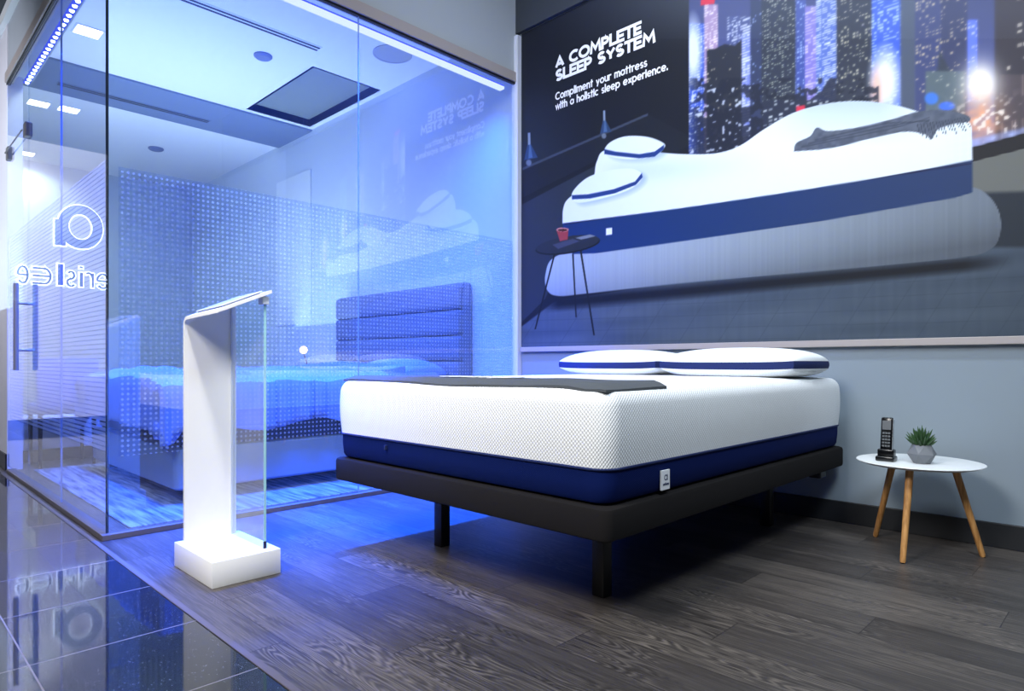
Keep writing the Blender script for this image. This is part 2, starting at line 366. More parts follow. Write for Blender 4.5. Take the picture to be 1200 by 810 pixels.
# ------------------------------------------------------------------ stroke lettering
def arc(cx, cy, rx, ry, a0, a1, n=14):
    return [(cx+rx*math.cos(math.radians(a0+(a1-a0)*i/n)), cy+ry*math.sin(math.radians(a0+(a1-a0)*i/n))) for i in range(n+1)]
x_ = 0.68
G = {  # width, strokes; cap height 1
 'A': (.84, [[(.0, 0), (.42, 1), (.84, 0)], [(.17, .3), (.67, .3)]]),
 'C': (.84, [arc(.5, .5, .5, .5, 48, 312, 24)]),
 'O': (1.0, [arc(.5, .5, .5, .5, 0, 360, 32)]),
 'M': (.96, [[(.0, 0), (.1, 1), (.48, .3), (.86, 1), (.96, 0)]]),
 'P': (.60, [[(0, 0), (0, 1)], [(0, 1), (.3, 1)] + arc(.3, .715, .28, .285, 90, -90) + [(0, .43)]]),
 'L': (.50, [[(0, 1), (0, 0), (.5, 0)]]),
 'E': (.54, [[(.54, 1), (0, 1), (0, 0), (.54, 0)], [(0, .5), (.48, .5)]]),
 'T': (.64, [[(0, 1), (.64, 1)], [(.32, 1), (.32, 0)]]),
 'S': (.58, [arc(.29, .74, .27, .26, 30, 270) + arc(.29, .24, .29, .24, 90, -150)[0:]]),
 'Y': (.74, [[(0, 1), (.37, .48), (.74, 1)], [(.37, .48), (.37, 0)]]),
 'c': (.56, [arc(.34, x_/2, .34, x_/2, 48, 312, 18)]),
 'o': (.68, [arc(.34, x_/2, .34, x_/2, 0, 360, 24)]),
 'a': (.66, [arc(.33, x_/2, .33, x_/2, 0, 360, 24), [(.66, x_), (.66, 0)]]),
 'e': (.68, [arc(.34, x_/2, .34, x_/2, -38, -360, 22)[::-1][0:] + [(0.0, x_/2)]]),
 'm': (.94, [[(0, x_), (0, 0)], arc(.235, .45, .235, .23, 180, 0) + [(.47, 0)], arc(.705, .45, .235, .23, 180, 0) + [(.94, 0)]]),
 'n': (.52, [[(0, x_), (0, 0)], arc(.26, .42, .26, .26, 180, 0) + [(.52, 0)]]),
 'h': (.52, [[(0, 1.05), (0, 0)], arc(.26, .42, .26, .26, 180, 0) + [(.52, 0)]]),
 'u': (.52, [[(.52, x_), (.52, 0)], [(0, x_)] + arc(.26, .26, .26, .26, 180, 360) ]),
 'r': (.34, [[(0, x_), (0, 0)], arc(.26, .42, .26, .26, 180, 70, 8)]),
 'p': (.68, [[(0, x_), (0, -.32)], arc(.34, x_/2, .34, x_/2, 0, 360, 24)]),
 'l': (.02, [[(0.01, 1.05), (0.01, 0)]]),
 'i': (.02, [[(0.01, x_), (0.01, 0)], [(0.01, .84), (0.01, .98)]]),
 't': (.34, [[(.17, .95), (.17, 0)], [(0, x_), (.34, x_)]]),
 'y': (.56, [[(0, x_), (.28, 0.03)], [(.56, x_), (.17, -.32)]]),
 's': (.42, [arc(.21, .50, .19, .18, 30, 270) + arc(.21, .165, .21, .165, 90, -150)]),
 'w': (.86, [[(0, x_), (.22, 0), (.43, x_), (.64, 0), (.86, x_)]]),
 'x': (.52, [[(0, x_), (.52, 0)], [(.52, x_), (0, 0)]]),
 '.': (.04, [[(0.02, .0), (0.02, .10)]]),
 ' ': (.30, []),
}
G['e'] = (.68, [[(0.0, x_/2), (.68, x_/2)], arc(.34, x_/2, .34, x_/2, 0, 318, 22)])
def ribbon(bm, pts, wid, th, T, cap=0.0):
    """flat stroke of width wid and thickness th; T maps (u,v,h)->world"""
    pts = [Vector((p[0], p[1])) for p in pts]
    closed = (pts[0]-pts[-1]).length < 1e-6
    if closed: pts = pts[:-1]
    n = len(pts); Ls = []; Rs = []
    for i in range(n):
        if closed: a, b = pts[i-1], pts[(i+1) % n]; d0 = (pts[i]-a).normalized(); d1 = (b-pts[i]).normalized()
        else:
            d0 = (pts[i]-pts[i-1]).normalized() if i > 0 else (pts[1]-pts[0]).normalized()
            d1 = (pts[i+1]-pts[i]).normalized() if i < n-1 else d0
        nn = Vector((-(d0+d1).y, (d0+d1).x))
        nn = nn.normalized() if nn.length > 1e-6 else Vector((-d0.y, d0.x))
        k = min(1/max(nn.dot(Vector((-d0.y, d0.x))), 0.35), 2.0)
        p = pts[i]
        if not closed and cap and i in (0, n-1): p = p + (-d1 if i == 0 else d0)*cap
        Ls.append(p+nn*wid/2*k); Rs.append(p-nn*wid/2*k)
    q = [[bm.verts.new(T(P.x, P.y, h)) for P in S] for S in (Ls, Rs) for h in (0, th)]
    L0, L1, R0, R1 = q
    rng = range(n if closed else n-1)
    for i in rng:
        j = (i+1) % n
        bm.faces.new([L1[i], L1[j], R1[j], R1[i]]); bm.faces.new([L0[i], R0[i], R0[j], L0[j]])
        bm.faces.new([L0[i], L0[j], L1[j], L1[i]]); bm.faces.new([R0[i], R1[i], R1[j], R0[j]])
    if not closed:
        for i in (0, n-1): bm.faces.new([L0[i], L1[i], R1[i], R0[i]])
def text_len(s, gap): return sum(G[c][0]+gap for c in s)-gap
def text_bm(s, width, height, wt, th, T, gap=0.26):
    """line of lettering: baseline starts at u=0, fits width, cap height in metres"""
    bm = bmesh.new(); L = text_len(s, gap); k = (width-wt)/L; u = wt/2/k
    for ch in s:
        for si, st in enumerate(G[ch][1]):
            ribbon(bm, [((u+p[0])*k, wt/2+p[1]*(height-wt)) for p in st], wt, th+si*0.0004, T, cap=wt*0.45 if ch in 'ELTPMlit.pmnrhu' else 0)
        u += G[ch][0]+gap
    return bm

# ================================================================== SETTING
GX = -3.49; GY = 0.84; W = 3.61; HT = 2.98; CZ = 3.44
structure('floor', box(-10.4, 2.2, 0.784, W+0.1, -0.05, 0.0), 'floor', 'dark grey-brown wood plank floor')
structure('floor', box(-10.1, 2.2, -3.2, 0.784, -0.05, 0.0), 'tile', 'polished black granite tile floor')
structure('wall_back', box(GX-0.05, 2.2, W, W+0.12, 0.0, 3.36), 'wall')
structure('wall_back', box(GX-0.05, 2.2, W-0.03, W+0.12, 3.36, 4.2), 'darkwall')  # same wall above the print; its shade is put into a darker colour
structure('baseboard_back', box(GX+0.02, 2.2, W-0.014, W+0.01, 0.0, 0.11, bev=0.003), 'base')
structure('wall_interior', box(-10.4, GX-0.051, W, W+0.12, 0.0, CZ), 'int_wall')
structure('baseboard_interior', box(-10.3, GX-0.1, W-0.014, W+0.005, 0.0, 0.11), 'base')
structure('wall_far', box(-10.45, -10.33, GY-0.04, W+0.1, 0.0, CZ), 'int_wall')
structure('wall_front', box(-10.3, -6.27, GY-0.008, GY+0.09, 0.0, CZ), 'white_wall')
structure('baseboard_front', box(-10.0, -6.275, GY-0.02, GY-0.008, 0.0, 0.125, bev=0.003), 'base')
structure('wall_left', box(-10.1, -9.92, -3.2, 0.826, 0.0, 3.6), 'white_wall')
structure('baseboard_left', box(-9.921, -9.905, -3.2, 0.77, 0.0, 0.125, bev=0.003), 'base')
# interior ceiling: pieces around the recess
rx0, rx1, ry0, ry1 = -6.62, -5.28, 2.86, 3.53
bm = bmesh.new()
bx(bm, -10.4, rx0, GY-0.04, W+0.05, CZ, CZ+0.08); bx(bm, rx1, GX-0.12, GY-0.04, W+0.05, CZ, CZ+0.08)
bx(bm, rx0, rx1, GY-0.04, ry0, CZ, CZ+0.08); bx(bm, rx0, rx1, ry1, W+0.05, CZ, CZ+0.08)
structure('ceiling', bm, 'ceiling')
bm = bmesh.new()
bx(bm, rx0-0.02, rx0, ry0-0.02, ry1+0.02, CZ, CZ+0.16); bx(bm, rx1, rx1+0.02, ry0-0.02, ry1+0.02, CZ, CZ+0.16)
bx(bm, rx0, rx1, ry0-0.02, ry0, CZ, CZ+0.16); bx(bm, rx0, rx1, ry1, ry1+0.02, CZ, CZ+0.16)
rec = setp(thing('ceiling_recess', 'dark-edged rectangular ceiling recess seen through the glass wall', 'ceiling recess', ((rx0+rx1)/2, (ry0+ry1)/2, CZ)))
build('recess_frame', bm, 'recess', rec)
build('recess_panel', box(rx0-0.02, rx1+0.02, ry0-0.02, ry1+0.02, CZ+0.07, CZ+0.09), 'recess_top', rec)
structure('trim_1', box(-7.51, -6.70, GY+0.06, W-0.001, CZ-0.02, CZ), 'soffit', 'grey-blue dropped band across the interior ceiling')
# bulkheads over the glass
structure('wall_bulkhead', box(GX-0.16, GX+0.0, GY-0.0, W, HT+0.07, 4.2), 'header')
structure('wall_bulkhead_left', box(-6.3, GX+0.0, GY, GY+0.16, HT+0.07, 4.2), 'header')
structure('trim_2', box(GX-0.03, GX+0.022, GY-0.022, W-0.002, HT, HT+0.075, bev=0.004), 'trim', 'beige metal channel above the glass')
structure('trim_3', box(-6.28, GX-0.031, GY-0.022, GY+0.03, HT-0.0, HT+0.075, bev=0.004), 'trim', 'beige metal channel above the left glass')
structure('trim_4', box(GX-0.012, GX+0.012, GY, W-0.04, HT-0.014, HT), 'track')
structure('trim_5', box(-6.28, GX-0.013, GY-0.012, GY+0.012, HT-0.014, HT), 'track')
structure('trim_6', box(GX-0.03, GX+0.035, W-0.045, W-0.001, 0.0, 3.34, bev=0.003), 'jamb', 'pale vertical channel at the end of the glass')
structure('trim_7', box(GX-0.03, GX+0.03, GY-0.03, W-0.046, 0.0, 0.028, bev=0.003), 'sill', 'grey metal threshold under the glass')
structure('trim_8', box(-6.14, GX-0.031, GY-0.03, GY+0.03, 0.0, 0.028, bev=0.003), 'sill', 'brown metal threshold under the left glass')
structure('trim_9', box(-6.14, 2.2, 0.774, 0.794, -0.001, 0.003), 'sill', 'thin metal strip between wood and tile')
structure('trim_10', box(GX+0.05, 2.2, W-0.03, W, 0.911, 0.947, bev=0.003), 'trim', 'beige ledge under the wall print')
# glass walls
gw = thing('glass_wall', 'clear glass partition with dotted film, to the right of the corner', 'glass wall', (GX, 2.2, 0.028))
SEAM = 1.965
def seam_y(px):
    r = (px-600)/FPX; d = -GX/(math.sin(PHI)-math.cos(PHI)*r); return d*(math.cos(PHI)+math.sin(PHI)*r)
SEAM = seam_y(420)
build('glass_pane', box(GX-0.006, GX+0.006, GY-0.006, SEAM-0.0015, 0.028, HT-0.012), 'glass', gw)
build('glass_pane', box(GX-0.006, GX+0.006, SEAM+0.0015, W-0.045, 0.028, HT-0.012), 'glass', gw)
build('silicone_joint', box(GX-0.005, GX+0.005, SEAM-0.0015, SEAM+0.0015, 0.028, HT-0.012), 'gseam', gw)
bm = bmesh.new(); bm.faces.new([bm.verts.new(p) for p in ((GX-0.0075, GY+0.045, 0.383), (GX-0.0075, W-0.05, 0.383), (GX-0.0075, W-0.05, 1.762), (GX-0.0075, GY+0.045, 1.762))])
build('dotted_film', bm, 'dots', gw)
gl = thing('glass_wall', 'glass entrance wall with striped film and door pull, left of the corner', 'glass wall', (-4.8, GY, 0.028))
S1, S2 = -4.46, -5.44
for a, b in ((GX-0.010, S1+0.0015), (S1-0.0015, S2+0.003)):
    build('glass_pane', box(b, a, GY-0.006, GY+0.006, 0.028, HT-0.012), 'glassL', gl)
build('silicone_joint', box(S1-0.0015, S1+0.0015, GY-0.005, GY+0.005, 0.028, HT-0.012), 'gseam', gl)
door = build('glass_door', box(-6.262, S2-0.003, GY-0.006, GY+0.006, 0.034, HT-0.014), 'glassL', gl)
bm = bmesh.new(); bm.faces.new([bm.verts.new(p) for p in ((-6.262, GY+0.0075, 0.40), (GX-0.045, GY+0.0075, 0.40), (GX-0.045, GY+0.0075, 1.80), (-6.262, GY+0.0075, 1.80))])
build('striped_film', bm, 'stripes', gl)
for sx, yy in ((0, GY-0.06), (0, GY+0.06)):
    h = build('pull_handle', tube(bmesh.new(), [(-5.52, yy, 0.777), (-5.52, yy, 1.372)], 0.016, 16), 'steel', door, smooth=True)
for z in (0.915, 1.235):
    build('standoff', tube(bmesh.new(), [(-5.52, GY-0.06, z), (-5.52, GY+0.06, z)], 0.009, 12), 'steel', door, smooth=True)
for x0 in (-5.47, -6.19):
    build('patch_fitting', box(x0-0.05, x0+0.03, GY-0.022, GY+0.022, 2.37, 2.47, bev=0.008), 'clampm', door)
build('bracing_rod', tube(bmesh.new(), [(-5.5, GY-0.03, 2.42), (-6.2, GY-0.03, 2.42)], 0.005, 8), 'clampm', door, smooth=True)
structure('trim_11', box(GX-0.0105, GX-0.0062, GY-0.0075, GY+0.004, 0.028, HT), 'gedge', 'dark joint at the glass corner')
# LED strips inside the glass heads
def led_strip(axis, lo, hi, fixed, z, label):
    mid = (fixed, (lo+hi)/2, z) if axis == 'y' else ((lo+hi)/2, fixed, z)
    t = thing('led_strip', label, 'light strip', mid)
    if axis == 'y': b = box(fixed-0.02, fixed+0.02, lo, hi, z, z+0.012)
    else: b = box(lo, hi, fixed-0.02, fixed+0.02, z, z+0.012)
    build('channel', b, 'ledstrip', t)
    if axis == 'y':
        build('diffuser', box(fixed-0.026, fixed+0.026, lo, hi, z-0.022, z-0.0005, bev=.004), 'ledsoft', t); return
    bm = bmesh.new(); n = int((hi-lo)/0.075)
    for i in range(n):
        u = lo + (i+0.5)*(hi-lo)/n
        c = (fixed, u) if axis == 'y' else (u, fixed)
        merge(bm, lathe([(0.0, z-0.012), (0.010, z-0.010), (0.014, z-0.002), (0.014, z+0.001)], c[0], c[1], 10))
    o = build('diodes', bm, 'led', t); o['kind'] = 'stuff'
led_strip('y', GY+0.2, W-0.1, GX-0.075, HT-0.03, 'blue-white led strip along the head of the dotted glass wall')
led_strip('x', -6.1, GX-0.2, GY+0.085, HT-0.03, 'row of bright blue leds above the striped glass door')

# ceiling fittings inside
for x0, y0, y1 in ((-4.94, 1.30, 2.72), (-7.22, 1.33, 2.68)):
    zz = CZ if x0 > -6 else CZ-0.02
    t = thing('slot_diffuser', 'long thin slot diffuser in the %s' % ('white interior ceiling' if x0 > -6 else 'grey band of the interior ceiling'), 'air vent', (x0, (y0+y1)/2, zz))
    build('frame', box(x0-0.05, x0+0.05, y0-0.01, y1+0.01, zz-0.004, zz), 'ceiling' if x0 > -6 else 'soffit', t)
    for dx in (-0.022, 0.022): build('slot', box(x0+dx-0.012, x0+dx+0.012, y0, y1, zz-0.006, zz-0.0035), 'vent', t)
for x, y, r, nm, lb in ((-5.38, 2.446, 0.075, 'smoke_detector', 'small blue-grey ceiling disc left of the recess'), (-8.64, 2.59, 0.085, 'smoke_detector', 'small ceiling disc beyond the grey band, far left')):
    setp(build(nm, lathe([(r, CZ), (r, CZ-0.012), (r*0.8, CZ-0.025), (0, CZ-0.028)], x, y, 28), 'lens', smooth=True, loc=(x, y, CZ)), lb, 'smoke detector')
t = thing('ceiling_speaker', 'large round speaker grille in the interior ceiling near the glass', 'speaker', (-4.57, 3.2, CZ))
build('grille', lathe([(0.15, CZ-0.001), (0.15, CZ-0.005), (0, CZ-0.006)], -4.57, 3.2, 40), 'speaker', t)
build('rim', lathe([(0.165, CZ), (0.165, CZ-0.008), (0.15, CZ-0.008), (0.15, CZ)], -4.57, 3.2, 40, cap=False), 'speaker', t)
for (x, y, lb) in ((-5.97, 1.30, 'rectangular recessed downlight nearest the glass corner'), (-7.98, 1.31, 'rectangular recessed downlight, left one of the middle pair'),
                (-7.95, 1.56, 'rectangular recessed downlight, right one of the middle pair'), (-10.0, 1.51, 'rectangular recessed downlight lowest in the photo, by the door fitting')):
    t = thing('recessed_downlight', lb, 'ceiling light', (x, y, CZ), 'recessed downlights inside the glass room')
    bm = bmesh.new(); s = 0.085; a = 0.012
    bx(bm, x-s-a, x-s, y-s-a, y+s+a, CZ-0.006, CZ); bx(bm, x+s, x+s+a, y-s-a, y+s+a, CZ-0.006, CZ); bx(bm, x-s, x+s, y-s-a, y-s, CZ-0.006, CZ); bx(bm, x-s, x+s, y+s, y+s+a, CZ-0.006, CZ)
    build('bezel', bm, 'ceiling', t); build('diffuser', box(x-s, x+s, y-s, y+s, CZ-0.004, CZ-0.001), 'downlight', t)

# ------------------------------------------------------------------ halo sign on the left wall
SX = -9.92; KS = 9.92/6.15
sg = thing('wall_sign', 'halo-lit brand sign on the white wall, mirrored in the striped glass', 'sign', (SX, -0.3, 1.8))
def sign_char(strokes, y0, z0, wy, hz, wt, name='letter'):
    y0 = 1.68-KS*(1.692-y0); wy *= KS; z0 = H+KS*(z0-H); hz *= KS; wt *= KS
    for th0, wt0, nm, m_ in ((0.004, wt+0.024, 'halo', 'halo'), (0.03, wt, name, 'sign')):
        bm = bmesh.new()
        T = (lambda u, v, h, b=th0, n=nm: (SX+(0.002 if n == 'halo' else 0.012)+h, u, v))
        for si, st in enumerate(strokes):
            pts = [(y0+p[0]*wy, z0+p[1]*hz) for p in st]
            ribbon(bm, pts, wt0, (0.006 if nm == 'halo' else 0.018)+si*0.0007, T, cap=(0.012 if nm == 'halo' else 0))
        if nm == 'halo': hb = bm
        else: lo = build(name, bm, m_, sg)
    build('halo', hb, 'halo', lo)
sign_char([arc(.45, .5, .37, .42, 0, 360, 32), [(.88, .62), (.88, .0)]], 0.255, 1.755, 0.32, 0.33, 0.072, 'logo')
xz, hz = 1.44, 0.125
def full(st): return [[(p[0], p[1]) for p in s] for s in st]
E = [[(0, .5), (1, .5)], arc(.5, .5, .5, .5, 0, 320, 22)]
sign_char([arc(.5, .5, .5, .5, 0, 360, 22), [(1, 1), (1, 0)]], 0.10, xz, 0.075, hz-.01, 0.015)
sign_char(E, 0.205, xz, 0.08, hz-.01, 0.015)
sign_char([[(0, 1), (0, 0)], arc(.55, .55, .55, .45, 180, 60, 8)], 0.315, xz, 0.055, hz-.01, 0.015)
sign_char([[(0, 1), (0, 0)], [(0, 1.28), (0, 1.42)]], 0.395, xz, 0.1, hz-.01, 0.022)
sign_char([arc(.5, .75, .42, .25, 30, 270) + arc(.5, .25, .5, .25, 90, -150)], 0.44, xz, 0.05, hz-.01, 0.015)
sign_char([[(0, 1.35), (0, 0)]], 0.535, xz, 0.1, hz, 0.036)
sign_char([[(1, .97), (.35, .97)] + arc(.35, .5, .35, .47, 90, 270, 14) + [(1, .03)], [(0, .5), (1, .5)]], 0.60, xz, 0.115, hz, 0.015)
sign_char(E, 0.745, xz, 0.062, hz, 0.015)

# ================================================================== WALL PRINT
MX0, MX1, MZ0, MZ1 = -3.446, 0.35, 0.947, 3.352
def paint():
    step = 0.0052
    nx = int((MX1-MX0)/step)+1; nz = int((MZ1-MZ0)/step)+1
    X, Z = np.meshgrid(np.linspace(MX0, MX1, nx), np.linspace(MZ0, MZ1, nz))
    sp, cp = math.sin(PHI), math.cos(PHI)
    d = -sp*X + cp*W; lat = cp*X + sp*W
    U = 600 + FPX*lat/d; V = 425 - (Z-H)*FPX/d     # the photograph's layout, laid on the print itself
    rng = np.random.RandomState(7)
    img = np.zeros(X.shape+(3,)); img[:] = (19, 23, 33)
    def L(c): return np.array(c, float)
    def over(mask, col):
        nonlocal img
        col = np.asarray(col, float)
        img = img*(1-mask[..., None]) + col*mask[..., None]
    def edge(p, q, soft=0.7):   # signed side of line p->q, 1 on the right-hand/lower side
        (x0, y0), (x1, y1) = p, q
        s = ((x1-x0)*(V-y0) - (y1-y0)*(U-x0))/math.hypot(x1-x0, y1-y0)
        return np.clip(s/soft+0.5, 0, 1)
    def poly(pts, soft=0.7):
        n = len(pts); inside = np.zeros(U.shape, bool); dist = np.full(U.shape, 1e9)
        xs = [p[0] for p in pts]; ys = [p[1] for p in pts]
        bb = (U > min(xs)-4) & (U < max(xs)+4) & (V > min(ys)-4) & (V < max(ys)+4)
        u = U[bb]; v = V[bb]; ins = np.zeros(u.shape, bool); ds = np.full(u.shape, 1e9)
        for i in range(n):
            (x0, y0), (x1, y1) = pts[i], pts[(i+1) % n]
            c = ((y0 > v) != (y1 > v)) & (u < (x1-x0)*(v-y0)/((y1-y0) if y1 != y0 else 1e-9)+x0)
            ins ^= c
            t = np.clip(((u-x0)*(x1-x0)+(v-y0)*(y1-y0))/max((x1-x0)**2+(y1-y0)**2, 1e-9), 0, 1)
            ds = np.minimum(ds, np.hypot(u-x0-t*(x1-x0), v-y0-t*(y1-y0)))
        out = np.zeros(U.shape); out[bb] = np.clip(np.where(ins, ds, -ds)/soft+0.5, 0, 1)
        return out
    def ell(cx, cy, rx, ry, soft=0.08): return np.clip((1-np.hypot((U-cx)/rx, (V-cy)/ry))/soft+0.5, 0, 1)
    def smooth(pts, k=8):  # Catmull-Rom, closed
        n = len(pts); o = []
        for i in range(n):
            p0, p1, p2, p3 = [np.array(pts[(i+j-1) % n], float) for j in range(4)]
            for t in np.linspace(0, 1, k, endpoint=False):
                o.append(tuple(0.5*((2*p1)+(-p0+p2)*t+(2*p0-5*p1+4*p2-p3)*t*t+(-p0+3*p1-3*p2+p3)*t**3)))
        return o
    def osm(pts, k=8):     # open smooth path
        pts = [pts[0]]+list(pts)+[pts[-1]]; o = []
        for i in range(1, len(pts)-2):
            p0, p1, p2, p3 = [np.array(pts[i+j-1], float) for j in range(4)]
            for t in np.linspace(0, 1, k, endpoint=False):
                o.append(tuple(0.5*((2*p1)+(-p0+p2)*t+(2*p0-5*p1+4*p2-p3)*t*t+(-p0+3*p1-3*p2+p3)*t**3)))
        o.append(tuple(pts[-2])); return o
    def noise(su, sv, seed):
        r = np.random.RandomState(seed); g = r.rand(160, 160); a = X/su+60; b = Z/sv+20
        i = np.floor(a).astype(int) % 159; j = np.floor(b).astype(int) % 159; fa = a-np.floor(a); fb = b-np.floor(b)
        fa = fa*fa*(3-2*fa); fb = fb*fb*(3-2*fb)
        return (g[j, i]*(1-fa)+g[j, i+1]*fa)*(1-fb)+(g[j+1, i]*(1-fa)+g[j+1, i+1]*fa)*fb
    # room behind: dark wall, rail, side wall panel
    over(np.clip((690-U)/160, 0, 1)*np.clip((V-60)/120, 0, 1)*np.clip((240-V)/60, 0, 1), (46, 62, 82))
    over(np.clip((U-560)/260, 0, 1)*np.clip((60-V)/80, 0, 1)*0.6, (74, 80, 92))
    over(poly([(613, 198), (760, 134), (808, 160), (808, 172), (613, 236)]), (24, 29, 38))
    over(poly([(613, 197), (760, 133), (760, 136), (613, 200)]), (58, 66, 80))
    over(poly([(605, 236), (740, 168), (740, 176), (605, 245)]), (17, 20, 28))
    over(poly([(605, 244), (730, 178), (660, 300), (640, 350), (605, 385)]), (38, 46, 58))
    # floor of the printed room
    fl = edge((600, 392), (700, 316), 2)*edge((600, 362), (1200, 262), 2)
    pl = noise(0.5, 0.05, 3)*14+noise(0.02, 0.3, 5)*5
    over(fl, np.stack([58+pl, 70+pl, 84+pl], -1))
    for k in range(22):
        x0 = 560+k*46; over(poly([(x0+70, 300), (x0+71.3, 300), (x0+1.3, 410), (x0, 410)])*fl*0.18, (34, 42, 54))
    for k in range(5): over(edge((600, 402-k*13), (1200, 392-k*17))*(1-edge((600, 403-k*13), (1200, 393-k*17)))*fl*0.2, (36, 44, 56))
    over(np.clip((V-300)/10, 0, 1)*np.clip((U-1140)/260, 0, 1)*0.3, (50, 56, 64))
    over(np.clip(1.25-np.abs(V-(352-(U-690)*0.093))/9, 0, 1)*np.clip((U-635)/20, 0, 1)*np.clip((1190-U)/60, 0, 1), (13, 18, 27))
    over(poly([(1100, 196), (1300, 150), (1300, 235), (1100, 240)], 2), (104, 106, 102))
    over(poly([(1100, 228), (1300, 222), (1300, 290), (1100, 290)], 5), (34, 42, 52))
    # city behind the window
    win = np.clip((U-808)/0.8+0.5, 0, 1)*(1-edge((1100, 184), (1300, 130)))*(V < 205)
    sky = np.stack([58+V*0.25, 66+V*0.25, 112+V*0.3], -1); over(win, sky)
    def cells(cu, cz, p, seed, fu=0.62, fz=0.5):
        i = np.floor(X/cu).astype(int)+4000; j = np.floor(Z/cz).astype(int)
        r = np.random.RandomState(seed).rand(997)
        h = r[(i*131+j*71+i*j*7) % 997]
        return ((h < p) & ((X/cu) % 1 < fu) & ((Z/cz) % 1 < fz)).astype(float), h
    def tower(x0, x1, y0, y1, base, litcol, p, seed, cu=0.014, cz=0.016, fu=0.62):
        m = poly([(x0, y0), (x1, y0), (x1, y1), (x0, y1)], 1.2)*win
        over(m, base); c, h = cells(cu, cz, p, seed, fu); over(m*c*(0.55+0.45*((h*977) % 1)), litcol)
    tower(808, 827, 28, 190, (54, 84, 190), (235, 240, 255), .62, 1, fu=.8)
    over(ell(813, 60, 9, 34, 0.9)*win, (225, 235, 255))
    tower(826, 842, 6, 190, (168, 140, 176), (255, 240, 235), .5, 2, fu=.9)
    over(poly([(822, 0), (839, -4), (838, 5), (822, 7)])*win, (226, 40, 60))
    tower(853, 882, 20, 190, (70, 80, 128), (235, 240, 255), .65, 3, fu=.9)
    tower(829, 871, 58, 190, (33, 37, 48), (232, 212, 170), .06, 4)
    over(poly([(838, 58), (850, 52), (862, 54), (871, 46), (871, 62), (838, 62)])*win, (33, 37, 48))
    tower(870, 880, 40, 160, (120, 134, 215), (240, 244, 255), .8, 5, fu=.9)
    tower(880, 895, -20, 190, (44, 54, 84), (150, 170, 220), .12, 6)
    tower(893, 934, -30, 190, (40, 47, 62), (226, 228, 196), .42, 7, cz=0.013)
    tower(933, 945, -30, 190, (60, 76, 150), (190, 215, 255), .45, 8)
    tower(944, 957, 8, 190, (128, 118, 196), (222, 206, 255), .6, 9, fu=.9)
    tower(957, 981, -10, 190, (84, 108, 190), (244, 250, 232), .72, 10, fu=.95, cz=0.012)
    tower(981, 1023, -30, 190, (40, 46, 60), (238, 228, 190), .33, 11)
    tower(1022, 1056, -30, 190, (58, 92, 205), (205, 232, 225), .5, 12, fu=.9)
    over(ell(1038, 96, 16, 34, 0.9)*win, (236, 240, 255)); over(ell(1028, 108, 7, 26, 0.9)*win*.7, (255, 190, 150))
    over(poly([(1056, -40), (1073, -40), (1073, 190), (1056, 190)])*win, (72, 82, 100))
    tower(1073, 1103, -30, 190, (58, 66, 110), (226, 204, 160), .22, 13)
    tower(1103, 1134, -30, 190, (52, 58, 92), (232, 208, 165), .28, 14)
    tower(1134, 1146, 24, 120, (96, 120, 235), (235, 235, 255), .3, 15)
    tower(1166, 1300, -30, 190, (52, 48, 56), (236, 224, 200), .10, 16, cu=.02, cz=.03)
    tower(1172, 1300, 88, 190, (76, 66, 70), (150, 128, 122), .55, 17, cu=.012, cz=.2, fu=.4)
    n1 = noise(0.05, 0.04, 9); n2 = noise(0.022, 0.02, 10)
    over((n1*0.6+n2*0.4 > 0.52+(100-V)/260).astype(float)*win*(U < 1030)*(V > 92)*np.clip((U-800)/20, 0, 1)*.85, (22, 27, 42))
    tower(895, 985, 118, 170, (34, 40, 58), (232, 238, 235), .5, 18, cu=.03, cz=.02)
    over(poly([(934, 125), (944, 124), (944, 132), (934, 134)])*win, (226, 46, 70))
    over((n1 > .38)*win*poly([(1075, 190), (1078, 120), (1096, 100), (1102, 60), (1112, 80), (1132, 120), (1134, 190)], 3)*.9, (48, 56, 66))
    tower(1085, 1131, 84, 130, (86, 100, 106), (200, 200, 180), .15, 19)
    over(ell(1092, 116, 8, 7, .4)*win, (60, 120, 225)); over(ell(1110, 125, 9, 5, .5)*win, (60, 110, 250))
    g = np.exp(-(((U-1150)/19)**2+((V-100)/24)**2)); over(np.clip(g*1.5, 0, 1)*win, (255, 246, 236))
    g = np.exp(-(((U-1150)/22)**2+((V-142)/26)**2)); over(np.clip(g*1.2, 0, 1)*win*(.45+.55*n2), (255, 176, 128))
    bk = (noise(0.016, 0.016, 21) > .72)*win*np.exp(-(((U-1158)/34)**2+((V-142)/22)**2)); over(np.clip(bk*1.6, 0, 1), (255, 238, 220))
    over(poly([(1130, 166), (1200, 150), (1300, 130), (1300, 140), (1200, 162), (1130, 176)], 3)*.75*(.4+.6*n2), (170, 190, 255))
    bk = (noise(0.02, 0.015, 22) > .8)*win*(V > 100)*(U < 880); over(bk*.9, (220, 228, 240))
    over(edge((1100, 184), (1300, 130))*(1-edge((1100, 200), (1300, 150)))*(U > 1100), (26, 26, 32))
    wm = (win > .5)[..., None]; bl = img.copy()
    for q in range(2):
        bl = (bl+.5*(np.roll(bl, 1, 0)+np.roll(bl, -1, 0)))/2; bl = (bl+.5*(np.roll(bl, 1, 1)+np.roll(bl, -1, 1)))/2
    img = np.where(wm, (bl*.62+img*.38)*.93+np.array((92, 104, 140.))*.07, img)
    over(((U > 1290) & (V < 425-.0917*(U+172))).astype(float), (34, 38, 48))
    over(((U > 1290) & (V < 425-.0917*(U+172))).astype(float), (34, 38, 48))
    # base of the printed bed
    base = smooth([(642, 340), (640, 322), (650, 302), (690, 292), (800, 276), (960, 254), (1100, 230), (1138, 220), (1160, 231), (1172, 252), (1172, 276), (1160, 293), (1120, 303), (960, 318), (800, 332), (690, 344), (655, 347)])
